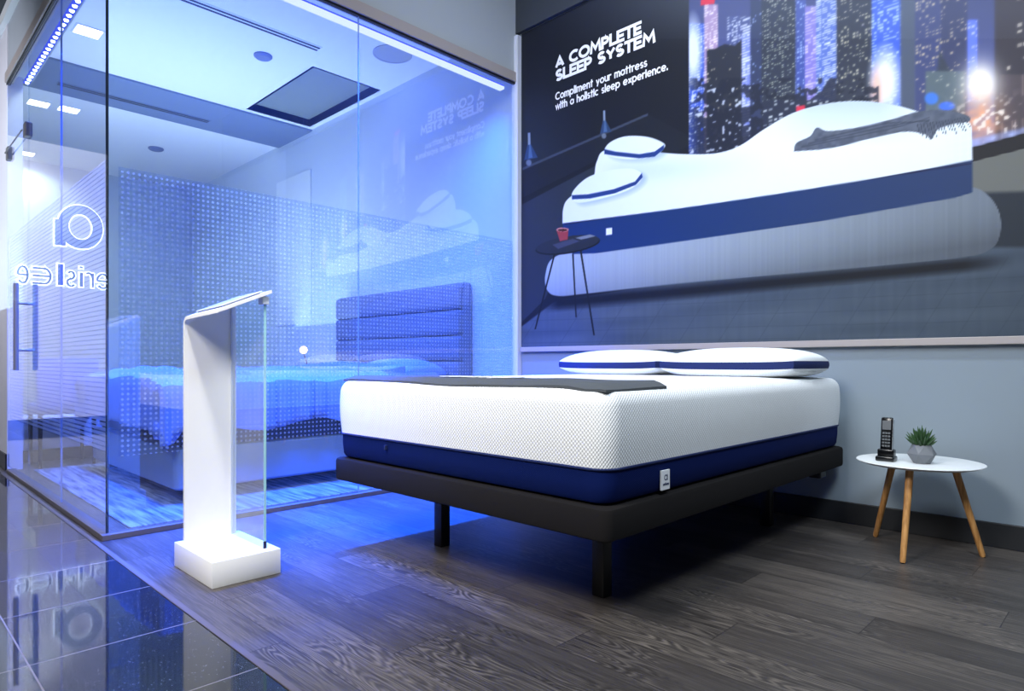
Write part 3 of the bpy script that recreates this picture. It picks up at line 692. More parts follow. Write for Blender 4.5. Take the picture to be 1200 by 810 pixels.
    t = np.clip((U-640)/530, 0, 1); vv = np.clip((V-(300-(U-640)*0.14))/58, 0, 1)
    st = (np.random.RandomState(2).rand(4000)[(np.floor(X/0.011).astype(int)+2000) % 4000]-.5)*5
    r = (176-58*t)*(1-.26*vv**2)+st; over(poly(base, 1.0), np.stack([r*.92, r*1.0, r*1.06+4], -1))
    # navy band
    over(poly([(660, 258), (800, 243), (960, 219), (1140, 187), (1140, 226), (1120, 232), (960, 260), (800, 283), (700, 297), (672, 298), (662, 290)], 1.0), np.stack([16+16*t, 46+8*t, 98-4*t], -1))
    over(edge((660, 262), (1140, 191))*(1-edge((660, 264), (1140, 193)))*(U > 662)*(U < 1139), (14, 26, 66))
    # white mattress
    top = osm([(660, 262), (661, 244), (668, 232), (694, 214), (700, 190), (712, 176), (760, 178), (800, 181), (840, 180), (868, 171), (896, 152), (930, 133), (970, 122), (1010, 119), (1050, 124), (1080, 132), (1120, 138), (1134, 143), (1139, 152), (1140, 188)])
    low = osm([(1140, 188), (1060, 203), (960, 220), (800, 244), (660, 262)])
    mm = poly(top+low[1:], 1.0)
    shade = 246-np.clip((V-140)/240, 0, .5)*20
    over(mm, np.stack([shade-14, shade-3, shade+4], -1))
    cr = np.clip((172-V+(U-900)*.0)/55, 0, 1)*np.clip((U-880)/70, 0, 1)*np.clip((1090-U)/60, 0, 1); over(mm*cr*.8, (176, 194, 208))
    sh = np.exp(-((V-(205-(U-700)*.07))/14)**2)*np.clip((900-U)/120, 0, 1)*np.clip((U-700)/30, 0, 1); over(mm*sh*.35, (170, 196, 218))
    over(mm*np.clip((U-1100)/60, 0, 1)*.3*((np.sin(X*700)*np.sin(Z*700)) > .2), (190, 208, 220))
    # pillows
    for P, B in ((smooth([(709, 178), (716, 167), (735, 160), (760, 161), (778, 168), (779, 174), (768, 183), (745, 187), (720, 185)]),
                  [(709, 175), (722, 178), (750, 181), (768, 178), (779, 170), (779, 175), (768, 184), (750, 186), (722, 183), (709, 181)]),
                 (smooth([(671, 232), (674, 222), (690, 208), (715, 200), (740, 198), (753, 204), (750, 214), (735, 224), (710, 232), (680, 238)]),
                  [(671, 229), (690, 228), (720, 222), (745, 213), (753, 203), (754, 208), (746, 217), (721, 227), (692, 233), (671, 234)])):
        over(poly([(x+5, y+3) for x, y in P], 6)*mm*.45, (120, 150, 185)); over(poly(P, 1), np.stack([225+0*U, 238+0*U, 248+0*U], -1)-np.clip((V-P[4][1]-20)/14, 0, 1)[..., None]*14)
        over(poly(B, .9), (32, 58, 118))
    # throw
    TH = osm([(931, 178), (934, 168), (950, 160), (958, 150), (972, 154), (1010, 149), (1050, 139), (1078, 131), (1110, 130), (1134, 136), (1136, 143), (1118, 146), (1100, 152), (1092, 164), (1084, 158), (1060, 155), (1020, 163), (985, 172), (960, 176)])
    over(poly(TH, 1), np.stack([70+22*n2, 78+22*n2, 94+22*n2], -1))
    for k in range(16): over(poly([(1075+k*3.6, 146-k*.5), (1076.4+k*3.6, 146-k*.5), (1079+k*3.9, 158-k*.6+(k % 3)*3), (1078+k*3.9, 158-k*.6+(k % 3)*3)], .6), (56, 62, 78))
    for q in range(3): over(poly([(940+q*8, 172-q*4), (1040, 152-q*4), (1090, 138+q*2), (1090, 139+q*2), (1040, 153.4-q*4), (940+q*8, 173.4-q*4)], .7)*.6, (48, 54, 70))
    # round table with cup and book
    for a, b, wd in (((651, 296), (628, 386), 1.6), ((672, 298), (676, 372), 1.5), ((681, 293), (697, 393), 1.8)):
        over(poly([(a[0]-wd/2, a[1]), (a[0]+wd/2+.4, a[1]), (b[0]+wd/2, b[1]), (b[0]-wd/2, b[1])], .7), (12, 14, 20))
    ca, sa = math.cos(-.16), math.sin(-.16); uu = (U-666)*ca+(V-286.5)*sa; ww = -(U-666)*sa+(V-286.5)*ca
    over(np.clip((1-np.hypot(uu/38, (ww-1.4)/9.5))/.05+.5, 0, 1), (10, 12, 16)); over(np.clip((1-np.hypot(uu/37.5, ww/9.2))/.05+.5, 0, 1), (34, 40, 48))
    over(poly([(648, 287), (672, 280), (680, 283), (655, 292)], .8), (58, 62, 80)); over(poly([(675, 279), (692, 275), (699, 277), (682, 281)], .8), (120, 128, 134))
    over(poly([(653, 270), (667, 268), (666, 281), (657, 283)], .8), (150, 58, 60)); over(ell(660, 269.5, 7.2, 2.4, .2), (196, 130, 120)); over(ell(660, 269.9, 5.6, 1.6, .2), (70, 30, 30))
    over(poly([(711, 268), (718, 267), (718, 275), (711, 276)], .7), (226, 232, 240))
    # hanging lamps in the print
    for cx, cy, s in ((621, 176, 1.0), (709, 147, .85)):
        over(poly([(cx-1.6*s, cy-20*s), (cx+1.2*s, cy-20*s), (cx+1.6*s, cy-2*s), (cx-1.4*s, cy-2*s)], .8), (130, 146, 168))
        over(poly([(cx-2*s, cy-6*s), (cx+2.4*s, cy-6*s), (cx+10*s, cy+9*s), (cx-6*s, cy+12*s)], .9), (42, 66, 100))
        over(poly([(cx+0*s, cy-6*s), (cx+1.6*s, cy-6*s), (cx+4*s, cy+9*s), (cx-1*s, cy+10*s)], .9)*.7, (86, 116, 156))
        over(ell(cx-.5*s, cy+15*s, 3.2*s, 3.6*s, .5)*.8, (120, 132, 146))
    over(poly([(600, 42), (1400, 42), (1400, -300), (600, -300)], 60)*np.clip((U-640)/200, 0, 1)*.14, (150, 160, 178))  # grey glare across the top of the sheet, painted into the ink
    img = np.clip(img, 0, 255)/255
    lo = img <= .04045; a = np.where(lo, img/12.92, ((img+.055)/1.055)**2.4)
    return X, Z, np.clip(a*0.95, 0, 1)
X, Z, col = paint()
nz, nx = X.shape
mural = thing('wall_mural', 'huge printed photograph of a bed before a night skyline, above the display bed', 'wall mural', ((MX0+MX1)/2, W-0.004, MZ0))
mo = origin(mural)
co = np.stack([X-mo.x, np.full(X.shape, W-0.008-mo.y), Z-mo.z], -1).reshape(-1, 3)
idx = np.arange(nx*nz).reshape(nz, nx)
q = np.stack([idx[:-1, :-1], idx[:-1, 1:], idx[1:, 1:], idx[1:, :-1]], -1).reshape(-1, 4)
me = bpy.data.meshes.new('printed_sheet')
me.vertices.add(nx*nz); me.vertices.foreach_set('co', co.ravel())
me.loops.add(q.size); me.loops.foreach_set('vertex_index', q.ravel())
me.polygons.add(len(q)); me.polygons.foreach_set('loop_start', np.arange(0, q.size, 4))
try: me.polygons.foreach_set('loop_total', np.full(len(q), 4))
except Exception: pass
me.update(calc_edges=True)
ca = me.color_attributes.new('ink', 'FLOAT_COLOR', 'POINT')
rgba = np.ones((nx*nz, 4)); rgba[:, :3] = col.reshape(-1, 3); ca.data.foreach_set('color', rgba.ravel())
pm, nt, p = principled('printed mural'); at = nt.nodes.new('ShaderNodeAttribute'); at.attribute_name = 'ink'
nt.links.new(at.outputs['Color'], p.inputs['Base Color']); p.inputs['Roughness'].default_value = 0.55; p.inputs['Specular IOR Level'].default_value = 0.25
me.materials.append(pm)
o = bpy.data.objects.new('printed_sheet', me); C.collection.objects.link(o); o.parent = mural
build('backing_board', box(MX0, MX1, W-0.007, W-0.0005, MZ0, MZ1), 'darkwall', mural)
def mt(x0, z0, s, width, hgt, wt, gap=.26):
    k = (width-wt)/text_len(s, gap); u = 0.0
    for wd in s.split(' '):
        T = lambda a, b, h: (x0+u*k+a, W-0.0085-h, z0+b)
        build('lettering', text_bm(wd, text_len(wd, gap)*k+wt, hgt, wt, 0.0012, T, gap), 'print_white', mural)
        u += text_len(wd, gap)+gap*2+G[' '][0]
mt(-3.106, 2.972, 'A COMPLETE', 0.742, 0.086, 0.0205, .25)
mt(-3.102, 2.878, 'SLEEP SYSTEM', 0.842, 0.086, 0.0205, .25)
mt(-3.104, 2.744, 'Compliment your mattress', 0.782, 0.056, 0.0095, .27)
mt(-3.104, 2.672, 'with a holistic sleep experience.', 0.934, 0.056, 0.0095, .27)

# ================================================================== DISPLAY BED
BX0, BX1, BY0, BY1 = -2.64, -1.117, 1.525, 3.555
base = thing('bed_base', 'charcoal upholstered adjustable base on black legs under the display mattress', 'bed base', ((BX0+BX1)/2, (BY0+BY1)/2, 0))
build('frame', slab(BX0, BX1, BY0, BY1, 0.035, [(0.012, 0.303), (0.003, 0.308), (0, 0.318), (0, 0.388), (0.004, 0.398), (0.016, 0.403)]), 'black_fab', base, smooth=True)
for x in (-2.293, -1.397):
    for y in (1.875, 3.267):
        build('leg', box(x-.026, x+.026, y-.026, y+.026, 0, 0.3035, bev=.004), 'black_leg', base, smooth=True)
build('centre_rail', box(BX0+0.3, BX1-0.3, 2.4, 2.5, 0.27, 0.304), 'black_leg', base)
bm = bmesh.new(); bx(bm, -1.42, -1.17, 3.32, 3.38, 0.265, 0.303, bev=.004); bx(bm, -1.21, -1.15, 3.31, 3.39, 0.262, 0.298, bev=.008)
build('bracket', bm, 'black_leg', base)
# mattress
def bulge(amt, z0, z1, cx=(BX0+BX1)/2, cy=(BY0+BY1)/2):
    def f(x, y, z):
        t = max(0, min(1, (z-z0)/(z1-z0))); b = amt*math.sin(math.pi*t)
        ex = max(0, abs(x-cx)-0.60)/0.15; ey = max(0, abs(y-cy)-0.85)/0.15
        return (x+math.copysign(b*min(1, ex), x-cx), y+math.copysign(b*min(1, ey), y-cy), z)
    return f
matt = thing('mattress', 'thick white knitted display mattress with navy lower band', 'mattress', ((BX0+BX1)/2, (BY0+BY1)/2, 0.4035))
ZT = 0.757; ZB = 0.513
prof = [(0.02, ZB)] + [(0.010+0.0*i, ZB+0.004+i*(ZT-0.06-ZB)/8) for i in range(9)]
for i in range(1, 9):
    a = math.pi/2*i/8; prof.append((0.010+0.042*(1-math.cos(a)), ZT-0.056+0.05*math.sin(a)))
prof.append((0.11, ZT-0.001)); prof.append((0.22, ZT+0.004))
build('cover', slab(BX0, BX1, BY0, BY1, 0.08, prof, n=10, sub=14, fn=bulge(0.008, ZB, ZT)), 'knit', matt, smooth=True)
build('band', slab(BX0, BX1, BY0, BY1, 0.08, [(0.05, 0.404), (0.026, 0.412), (0.018, 0.425), (0.013, 0.47), (0.012, ZB+0.002)], n=10, sub=14), 'navy', matt, smooth=True)
bm = bmesh.new()
pts = rrect(BX0+0.008, BX1-0.008, BY0+0.008, BY1-0.008, 0.075, 10, 14)
ring = []
for k in range(8):
    a = 2*math.pi*k/8
    pr = rrect(BX0+0.010-0.004*math.cos(a), BX1-0.010+0.004*math.cos(a), BY0+0.010-0.004*math.cos(a), BY1-0.010+0.004*math.cos(a), 0.075, 10, 14)
    ring.append([bm.verts.new((x, y, ZB+0.0045*math.sin(a))) for x, y in pr])
for a, b in zip(ring, ring[1:]+ring[:1]):
    for i in range(len(a)): bm.faces.new([a[i], a[(i+1) % len(a)], b[(i+1) % len(a)], b[i]])
build('piping', bm, 'navy2', matt, smooth=True)
TX = BX1-0.008
tag = build('care_tag', box(TX-0.003, TX+0.004, 1.822, 1.872, 0.418, 0.482, bev=.001), 'label', matt); tag['label'] = 'small white care tag'
bm = bmesh.new(); Tt = lambda u, v, h: (TX+0.0042+h, 1.822+u, 0.418+v)
ribbon(bm, [(.025+p[0]*.008, .040+p[1]*.008) for p in arc(0, 0, 1, 1, 0, 360, 14)], 0.003, 0.0005, Tt); ribbon(bm, [(.034, .05), (.034, .031)], 0.003, 0.0005, Tt)
build('print', bm, 'print_navy', tag)
build('print', text_bm('aerisleep', 0.036, 0.009, 0.0012, 0.0005, lambda u, v, h: (TX+0.0042+h, 1.829+u, 0.433+v)), 'print_navy', tag)
build('zip_pull', box(-2.238, -2.230, BY0-0.002, BY0+0.012, 0.472, 0.492, bev=.002), 'navy2', matt)
# foot protector mat
def matz(x, y):
    """height of the mattress surface at x, y (rounded shoulders)"""
    z = ZT+0.003
    for e in (y-(BY0+0.01), BX1-0.01-x, x-(BX0+0.01)):
        if e < 0.05: e = max(e, 0.0); z = min(z, ZT-0.056+math.sqrt(max(0, 0.05**2-(0.05-e)**2))+0.002)
    return z
bm = bmesh.new(); V0 = []; V1 = []
NX, NY = 60, 20
for i in range(NX+1):
    u = i/NX; r0 = []; r1 = []
    for j in range(NY+1):
        v = j/NY
        x = BX0+0.035+u*(BX1-BX0-0.062)
        yf = BY0+0.032+0.006*math.sin(u*9)-0.010*math.exp(-((u-0.95)/.05)**2)
        yb = 1.90+0.01*math.sin(u*5)
        y = yf+v*(yb-yf)
        z = matz(x, y)+0.002+0.0015*math.sin(u*23+v*4)
        r0.append(bm.verts.new((x, y, z))); r1.append(bm.verts.new((x, y, z+0.008)))
    V0.append(r0); V1.append(r1)
grid_faces(bm, V1)
for i in range(NX): 
    for j in range(NY): bm.faces.new([V0[i][j], V0[i][j+1], V0[i+1][j+1], V0[i+1][j]])
for i in range(NX):
    bm.faces.new([V0[i][0], V0[i+1][0], V1[i+1][0], V1[i][0]]); bm.faces.new([V0[i][NY], V1[i][NY], V1[i+1][NY], V0[i+1][NY]])
for j in range(NY):
    bm.faces.new([V0[0][j], V1[0][j], V1[0][j+1], V0[0][j+1]]); bm.faces.new([V0[NX][j], V0[NX][j+1], V1[NX][j+1], V1[NX][j]])
fm = thing('foot_mat', 'dark grey fabric foot mat with white lettering across the mattress foot', 'bed mat', ((BX0+BX1)/2, 1.7, ZT))
build('cloth', bm, 'grey_fab', fm, smooth=True)
build('lettering', text_bm('aerisleep', 0.42, 0.16, 0.022, 0.0015, lambda u, v, h: (-2.12+u, 1.70+v, ZT+0.0155+h)), 'print_white', fm)
# pillows
def pillow_bm(cx, cy, z0, L, D, Hh, band=0.036, part='top', tilt=0):
    """closed shell of a plump gusseted pillow"""
    bm = bmesh.new(); n = 28; hw = L/2; hd = D/2
    def prof(u, v):
        a = max(0, 1-abs(u)**2.6); b = max(0, 1-abs(v)**2.6); return (a*b)**0.42
    def outline(u, v):
        # corners pulled out a little, sides pinched
        x = u*hw*(1-0.05*(1-abs(v)**1.5)*(abs(u)**3)*0+0.0); y = v*hd
        k = 1-0.045*(1-abs(v))*abs(u)**4; kk = 1-0.045*(1-abs(u))*abs(v)**4
        return x*k, y*kk
    zm = z0+Hh*0.36
    droop = lambda u, v: -0.0*(abs(u)**3)
    if part in ('top', 'bottom'):
        V = []
        for i in range(n+1):
            row = []
            for j in range(n+1):
                u = -math.cos(math.pi*i/n); v = -math.cos(math.pi*j/n)
                # squircle mapping for rounded corners
                uu = u*math.sqrt(max(0, 1-0.12*v*v)); vv = v*math.sqrt(max(0, 1-0.12*u*u))
                x, y = uu*hw, vv*hd
                if part == 'top': z = zm+band/2+(Hh*0.64-band/2)*prof(u, v)
                else: z = zm-band/2-(Hh*0.36-band/2)*min(1, prof(u, v)*1.5)
                row.append(bm.verts.new((cx+x, cy+y, z+0.02*(abs(u)**4)*(0.3))))
            V.append(row)
        grid_faces(bm, V)
    else:
        loop = []
        m = 28
        for k in range(m): loop.append((-math.cos(math.pi*k/m), -1))
        for k in range(m): loop.append((1, -math.cos(math.pi*k/m)))
        for k in range(m): loop.append((math.cos(math.pi*k/m), 1))
        for k in range(m): loop.append((-1, math.cos(math.pi*k/m)))
        rings = []
        for t in (0, .25, .5, .75, 1):
            r = []
            for u, v in loop:
                uu = u*math.sqrt(max(0, 1-0.12*v*v)); vv = v*math.sqrt(max(0, 1-0.12*u*u)); e = 1+0.010*math.sin(math.pi*t)
                r.append(bm.verts.new((cx+uu*hw*e, cy+vv*hd*e, zm-band/2+band*t+0.006*(abs(u)**4))))
            rings.append(r)
        for a, b in zip(rings, rings[1:]):
            for i in range(len(a)): bm.faces.new([a[i], a[(i+1) % len(a)], b[(i+1) % len(a)], b[i]])
    return bm
def pillow(cx, cy, z0, label, L=.73, D=.44, Hh=.145, rz=0.0, m='pillow', bandm='navy2', group=None):
    t = thing('pillow', label, 'pillow', (cx, cy, z0), group)
    build('top_cover', pillow_bm(cx, cy, z0, L, D, Hh, part='top'), m, t, smooth=True)
    build('bottom_cover', pillow_bm(cx, cy, z0, L, D, Hh, part='bottom'), m, t, smooth=True)
    build('gusset', pillow_bm(cx, cy, z0, L, D, Hh, part='band'), bandm, t, smooth=True)
    t.rotation_euler = (0, 0, rz); return t
pillow(-2.245, 3.24, ZT+0.004, 'white pillow with navy gusset at the left, nearer the glass wall', L=.72, group='white pillows on the display bed')
pillow(-1.50, 3.20, ZT+0.004, 'white pillow with navy gusset at the right, in front of the bare wall', L=.75, group='white pillows on the display bed', rz=-0.03)

# ================================================================== LECTERN
LX0, LX1, LY0, LY1 = -2.845, -2.448, 0.921, 1.185
lec = thing('lectern', 'white curved-sheet lectern with a glass fin on a square plinth', 'lectern', ((LX0+LX1)/2, (LY0+LY1)/2, 0))
build('plinth', box(LX0, LX1, LY0, LY1, 0, 0.097, bev=.0025), 'corian', lec, smooth=True)
sy0, sy1 = 0.948, 1.158; sx = -2.822; tx = -2.468; th = 0.013
def lec_profile(off, zt):
    pts = []; r = 0.035-off
    pts.append((sx+off, 0.0965))
    for k in range(8): pts.append((sx+off, 0.1+(zt-0.035-0.1)*k/7))
    cx, cz = sx+0.035, zt-0.035
    for k in range(1, 9):
        a = math.pi-math.pi/2*k/8; pts.append((cx+r*math.cos(a), cz+r*math.sin(a)))
    for k in range(1, 7): pts.append((cx+(tx-cx)*k/6, zt-off))
    return pts
bm = bmesh.new(); rows = []
for k in range(9):
    y = sy0+(sy1-sy0)*k/8; zt = 1.016+0.42*(y-sy0)
    zt += 0.0
    loop = lec_profile(0, zt)+lec_profile(th, zt)[::-1]
    rows.append([bm.verts.new((x, y, z+0.012*max(0, (x-sx)/(tx-sx)))) for x, z in loop])
for a, b in zip(rows, rows[1:]):
    for i in range(len(a)): bm.faces.new([a[i], a[(i+1) % len(a)], b[(i+1) % len(a)], b[i]])
for r in (rows[0], rows[-1]):
    h = len(r)//2
    for i in range(h-1): bm.faces.new([r[i], r[i+1], r[2*h-2-i], r[2*h-1-i]])
build('curved_sheet', bm, 'corian', lec, smooth=True)
gy = sy1-0.018
fin = build('glass_fin', box(sx+th+0.002, -2.492, gy-0.005, gy+0.005, 0.0975, 1.075), 'lglass', lec)
build('glass_edge', box(-2.4919, -2.4895, gy-0.005, gy+0.005, 0.105, 1.072), 'lgedge', fin)
build('glass_edge', box(sx+th, sx+th+0.004, gy-0.006, gy+0.004, 0.098, 1.06), 'jamb', fin)
build('clip', box(-2.4935, -2.4885, gy-0.006, gy+0.006, 0.0972, 0.125), 'black_leg', fin)
build('bracket', box(-2.52, -2.478, gy-0.015, gy+0.012, 1.058, 1.090, bev=.003), 'screen', lec)
def tilted_box(x0, x1, y0, y1, d0, d1, bev=.002):
    bm = box(x0, x1, y0, y1, d0, d1, bev=bev)
    for v in bm.verts: v.co.z += 1.016+0.42*(v.co.y-sy0)+0.012*max(0, (v.co.x-sx)/(tx-sx))
    return bm
build('gasket', tilted_box(sx+0.075, tx-0.035, sy0+0.03, sy1-0.03, 0.0, 0.0045), 'screen_edge', lec)
build('screen', tilted_box(sx+0.07, tx-0.03, sy0+0.025, sy1-0.025, 0.0045, 0.010), 'screen', lec)

# ================================================================== SIDE TABLE, PHONE, PLANT
TXc, TYc = -0.729, 3.284
tb = thing('side_table', 'small round white table on three splayed oak legs', 'side table', (TXc, TYc, 0))
R = .243; zt = .398
build('tabletop', lathe([(0, zt-.016), (R-.03, zt-.016), (R-.008, zt-.009), (R, zt-.004), (R-.001, zt-.001), (R-.006, zt), (0, zt)], TXc, TYc, 72), 'tabletop', tb, smooth=True)
for fx, fy in ((-.939, 3.42), (-.734, 3.045), (-.513, 3.383)):
    dx, dy = fx-TXc, fy-TYc
    L_ = build('leg', tube(bmesh.new(), [(fx, fy, 0.002), (fx-dx*.01, fy-dy*.01, .01), (TXc+dx*.56, TYc+dy*.56, zt-.0165)], [.009, .0115, .0155], 16), 'oak', tb, smooth=True)
    build('foot_pad', tube(bmesh.new(), [(fx, fy, 0.0), (fx, fy, .004)], .0088, 12), 'black_leg', L_)
# phone
pxc, pyc = -.832, 3.19
ph = thing('cordless_phone', 'black cordless handset standing in its charging cradle on the side table', 'phone', (pxc, pyc, zt))
build('cradle', box(pxc-.036, pxc+.036, pyc-.034, pyc+.034, zt+.0005, zt+.022, bev=.006, seg=3), 'pblack', ph, smooth=True)
bm = box(pxc-.032, pxc+.032, pyc-.018, pyc+.026, zt+.018, zt+.052, bev=.006, seg=3); build('cradle_cup', bm, 'pblack', ph, smooth=True)
hb = box(-.024, .024, -.011, .011, 0, .165, bev=.008, seg=3)
Mr = Matrix.Translation((pxc, pyc-.002, zt+.026)) @ Matrix.Rotation(math.radians(-8), 4, 'X')
bmesh.ops.transform(hb, matrix=Mr, verts=hb.verts); hs = build('handset', hb, 'pblack', ph, smooth=True)
sb = box(.0215, .0255, -.007, .009, .012, .158, bev=.0015); bmesh.ops.transform(sb, matrix=Mr, verts=sb.verts); build('side_trim', sb, 'silver', hs)
db = box(-.017, .017, -.0122, -.010, .11, .150, bev=.0006); bmesh.ops.transform(db, matrix=Mr, verts=db.verts); build('display', db, 'screen_edge', hs)
for r_ in range(5):
    for c_ in range(3):
        kb = box(-.0155+c_*.011, -.0065+c_*.011, -.0126, -.010, .035+r_*.014, .043+r_*.014, bev=.0008)
        bmesh.ops.transform(kb, matrix=Mr, verts=kb.verts); build('key', kb, 'screen_edge', hs)
# plant
qx, qy = -.703, 3.215
pl = thing('potted_succulent', 'small spiky green succulent in a faceted grey pot on the side table', 'potted plant', (qx, qy, zt))
bm = lathe([(.032, zt+.0008), (.057, zt+.042), (.036, zt+.080), (.031, zt+.080), (.031, zt+.074)], qx, qy, 6)
# offset the middle ring to make triangular facets
vs_ = sorted(bm.verts, key=lambda v: v.co.z)
mid = [v for v in bm.verts if abs(v.co.z-(zt+.042)) < 1e-4]
for v in mid:
    a = math.atan2(v.co.y-qy, v.co.x-qx)+math.pi/6; v.co.x = qx+.057*math.cos(a); v.co.y = qy+.057*math.sin(a)
bmesh.ops.triangulate(bm, faces=[f for f in bm.faces if len(f.verts) == 4])
build('pot', bm, 'pot', pl)
build('soil', lathe([(.030, zt+.070), (.030, zt+.0755), (0, zt+.078)], qx, qy, 12), 'soil', pl)
bm = bmesh.new(); rn = random.Random(3)
for k in range(46):
    ring_ = k/46; a = k*2.399; el = math.radians(22+62*(ring_)) ; ln = .070*(0.75+.35*rn.random())*(.8+.3*ring_)
    b = Vector((qx+.014*math.cos(a)*(1-ring_), qy+.014*math.sin(a)*(1-ring_), zt+.074))
    d = Vector((math.cos(a)*math.cos(el), math.sin(a)*math.cos(el), math.sin(el)))
    up = Vector((0, 0, .010))
    tube(bm, [b, b+d*ln*.35, b+d*ln*.72+up*.5, b+d*ln+up], [.0035, .0065, .0045, .0006], 6)
build('succulent_leaves', bm, 'leaf', pl, smooth=True)

# ================================================================== INSIDE THE GLASS ROOM
setp(build('area_rug', slab(-6.1, -3.62, .97, 3.3, .01, [(0, .001), (0, .008), (.003, .010)], n=2, sub=3, rings=2), 'rug', loc=(-4.8, 2, 0)), 'pale distressed rug under the bed inside the glass room', 'rug')
IX0, IX1, IY0, IY1 = -5.86, -4.00, 1.30, 3.46
ib = thing('upholstered_bed', 'pale upholstered bed with a channelled headboard inside the glass room', 'bed', ((IX0+IX1)/2, (IY0+IY1)/2, 0))
build('bed_base', slab(IX0, IX1, IY0, IY1, .05, [(.02, .085), (.0, .10), (0, .31), (.01, .325), (.04, .33)]), 'skirt', ib, smooth=True)
for x in (IX0+.12, IX1-.12):
    for y in (IY0+.12, IY1-.12): build('foot', lathe([(.03, .0101), (.035, .09)], x, y, 16), 'black_leg', ib)
hbz = 1.49
hd = build('headboard', box(-5.95, -4.00, 3.50, 3.59, .05, hbz, bev=.02), 'headboard', ib, smooth=True)
nch = 5; z0 = .42
for k in range(nch):
    a = z0+(hbz-.015-z0)*k/nch; b = z0+(hbz-.015-z0)*(k+1)/nch
    build('channel_cushion', slab(-5.94, -4.01, -b, -a, .03, [(0.0, 0), (0.0, .03), (.008, .05), (.03, .062)], n=4, sub=6, rings=3, fn=lambda x, y, z: (x, 3.51-z, -y)), 'headboard', hd, smooth=True)
mt_ = setp(build('mattress', slab(IX0+.03, IX1-.03, IY0+.03, IY1-.02, .08, [(.03, .331), (0, .35), (0, .60), (.03, .64), (.07, .65)], n=6, sub=8), 'darkmat', smooth=True, loc=((IX0+IX1)/2, (IY0+IY1)/2, .366)), 'dark-sided mattress under the duvet inside the glass room', 'mattress')
# duvet: draped grid over the mattress
def duvet_pt(u, v, off):
    # u across x (-1..1 covers with overhang), v along y
    x = (IX0+IX1)/2+u*1.02; y = IY0-.02+v*1.62
    hx = max(0, abs(x-(IX0+IX1)/2)-.86); fy = max(0, IY0+.07-y)
    fold = .018*math.sin(v*17+u*4)+.014*math.sin(v*31+u*9+1)+.012*math.sin(u*14+v*6)
    z = .70+.05*math.sin(math.pi*min(1, max(0, v)))*(1-abs(u)**4)+fold*.9
    return x, y, z
bm = bmesh.new(); n1, n2 = 90, 70; V = []
cxm = (IX0+IX1)/2
for i in range(n1+1):
    s = -1.33+2.66*i/n1; row = []   # arc length across, metres from centre
    for j in range(n2+1):
        t = -.36+1.84*j/n2           # arc length along bed from foot edge
        hw = .90
        ax = min(abs(s), hw); ox = max(0, abs(s)-hw)
        x = cxm+math.copysign(ax+min(ox, .05)*.7+.012*(ox > 0), s)
        ty = max(t, 0); oy = max(0, -t)
        y = IY0+ty-min(oy, .05)*.7-.012*(oy > 0)
        z = .745-max(0, ox-.04)-max(0, oy-.04)*.9
        rnd = min(.05, .5*(ax/hw)**10*.08+(.04 if t < .04 else 0)*.5); z -= rnd
        top = 1 if (ox == 0 and oy == 0) else 0
        f = .020*math.sin(t*13+s*5+math.sin(s*7))+.013*math.sin(t*29-s*11)+.010*math.sin(s*23+t*9)
        if top: z += f*.5+.02
        else:
            g = .022*math.sin((t if ox > 0 else s)*26)+.012*math.sin((t if ox > 0 else s)*47+1)
            if ox > 0: x += math.copysign(abs(g)+.004, s)
            if oy > 0: y -= abs(g)+.004
            z += f*.3
        z = max(z, (.44 if oy == 0 else .37)+.03*math.sin(s*5+t*9))
        row.append(bm.verts.new((x, y, z)))
    V.append(row)
grid_faces(bm, V)
dv = setp(build('duvet', bm, 'sheet', smooth=True, loc=(cxm, 2, .37)), 'rumpled duvet draped over the bed inside the glass room', 'duvet')
md = dv.modifiers.new('thickness', 'SOLIDIFY'); md.thickness = 0.02; md.offset = 1
# folded edge of the sheet and pillows
setp(build('folded_sheet', slab(IX0+.02, IX1-.02, 2.81, 2.965, .05, [(.02, .655), (0, .68), (.01, .78), (.06, .80)], n=4, sub=8, fn=lambda x, y, z: (x, y, z+(.012*math.sin(x*9)+.01*math.sin(y*22))*(z > .7))), 'sheet', smooth=True, loc=(cxm, 2.98, .74)), 'pale folded-back sheet edge on the bed inside the glass room', 'sheet')
pillow(-5.38, 3.205, .654, 'pale pillow against the left half of the channelled headboard', L=.72, D=.42, Hh=.19, m='sheet', bandm='sheet', group='pillows on the bed inside the glass room')
pillow(-4.48, 3.205, .654, 'pale pillow against the right half of the channelled headboard', L=.78, D=.42, Hh=.21, m='sheet', bandm='sheet', group='pillows on the bed inside the glass room')
# nightstand + lamp
ns = thing('nightstand', 'dark wooden nightstand left of the channelled headboard', 'nightstand', (-6.45, 3.33, 0))
build('body', box(-6.85, -6.08, 3.12, 3.55, .06, .70, bev=.006), 'night', ns)
for k in range(2):
    dr = build('drawer', box(-6.83, -6.10, 3.105, 3.121, .09+k*.30, .37+k*.30, bev=.004), 'night', ns)
    build('knob', box(-6.54, -6.39, 3.09, 3.105, .22+k*.30, .235+k*.30, bev=.003), 'brass', dr)
for x in (-6.81, -6.12):
    for y in (3.16, 3.51): build('leg', lathe([(.015, 0), (.02, .062)], x, y, 12), 'black_leg', ns)
lp = thing('bedside_lamp', 'small lit globe lamp on a slim stem, left of the headboard', 'lamp', (-6.43, 3.40, .70))
build('base', lathe([(.07, .7005), (.07, .712), (.02, .722), (0, .724)], -6.43, 3.40, 24), 'brass', lp, smooth=True)
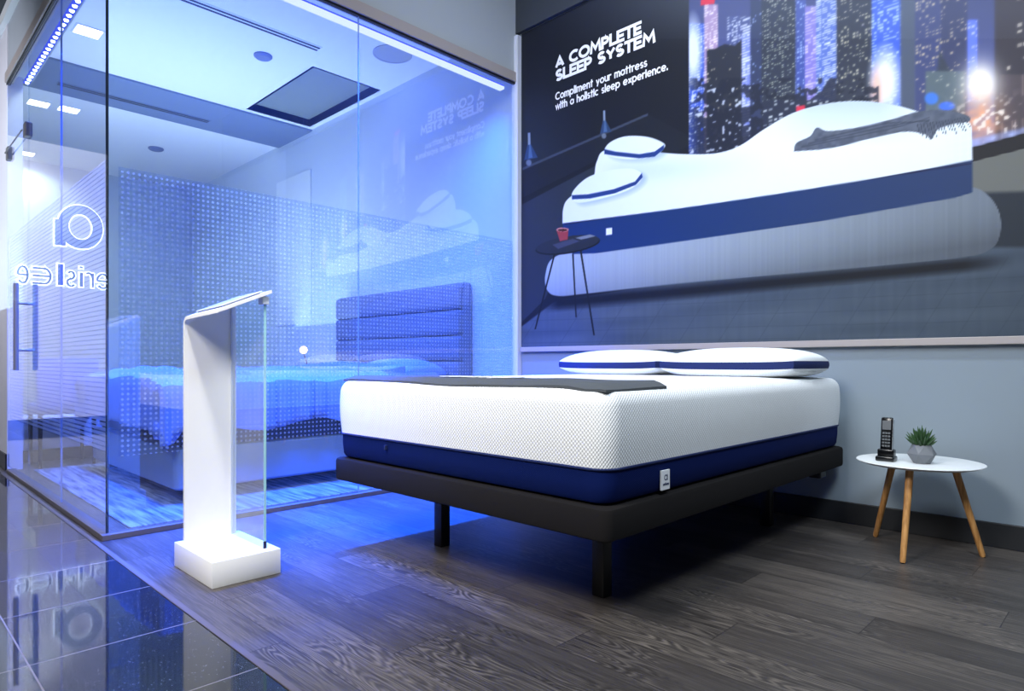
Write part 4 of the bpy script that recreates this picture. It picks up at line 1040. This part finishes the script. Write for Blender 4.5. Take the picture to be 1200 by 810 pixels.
build('stem', tube(bmesh.new(), [(-6.43, 3.40, .715), (-6.43, 3.40, .84), (-6.46, 3.38, .93)], .006, 10), 'brass', lp, smooth=True)
bm = bmesh.new(); bmesh.ops.create_uvsphere(bm, u_segments=24, v_segments=16, radius=.04, matrix=Matrix.Translation((-6.46, 3.38, .965)))
build('globe', bm, 'shade', lp, smooth=True)
# banner on the interior wall
setp(build('wall_banner', box(-7.55, -6.72, W-.012, W-.001, 1.27, 3.0, bev=.002), 'poster'), 'tall pale banner on the interior back wall above the lamp', 'banner')
# chair + table further inside
ch = thing('side_chair', 'blue upholstered chair beyond the striped glass', 'chair', (-6.33, 1.2, 0))
build('seat', box(-6.57, -6.12, .99, 1.41, .42, .50, bev=.03, seg=3), 'chairblue', ch, smooth=True)
build('backrest', box(-6.17, -6.11, .99, 1.41, .44, .86, bev=.025, seg=3), 'chairblue', ch, smooth=True)
for x in (-6.54, -6.15):
    for y in (1.02, 1.38): build('leg', lathe([(.012, 0), (.017, .43)], x, y, 12), 'black_leg', ch)
ct = thing('cafe_table', 'small white round table beside the blue chair behind the glass', 'table', (-7.1, 2.25, 0))
build('tabletop', lathe([(0, .70), (.33, .70), (.34, .715), (.33, .73), (0, .73)], -7.1, 2.25, 40), 'tabletop', ct, smooth=True)
build('pedestal', lathe([(.03, .02), (.03, .70)], -7.1, 2.25, 16), 'steel', ct, smooth=True)
build('base', lathe([(.22, 0), (.22, .012), (.03, .025)], -7.1, 2.25, 32), 'steel', ct, smooth=True)
cb = thing('low_cabinet', 'low white cabinet on a dark plinth just inside the glass door', 'cabinet', (-6.84, 1.39, 0))
build('body', box(-7.05, -6.63, .94, 1.84, .10, .37, bev=.006), 'white_wall', cb)
build('plinth', box(-7.04, -6.64, .945, 1.835, 0, .10), 'base', cb)
for y0 in (.945, 1.395):
    dr = build('door', box(-6.63, -6.618, y0, y0+.44, .105, .365, bev=.003), 'white_wall', cb); build('handle', box(-6.618, -6.605, y0+.19, y0+.25, .33, .338), 'steel', dr)
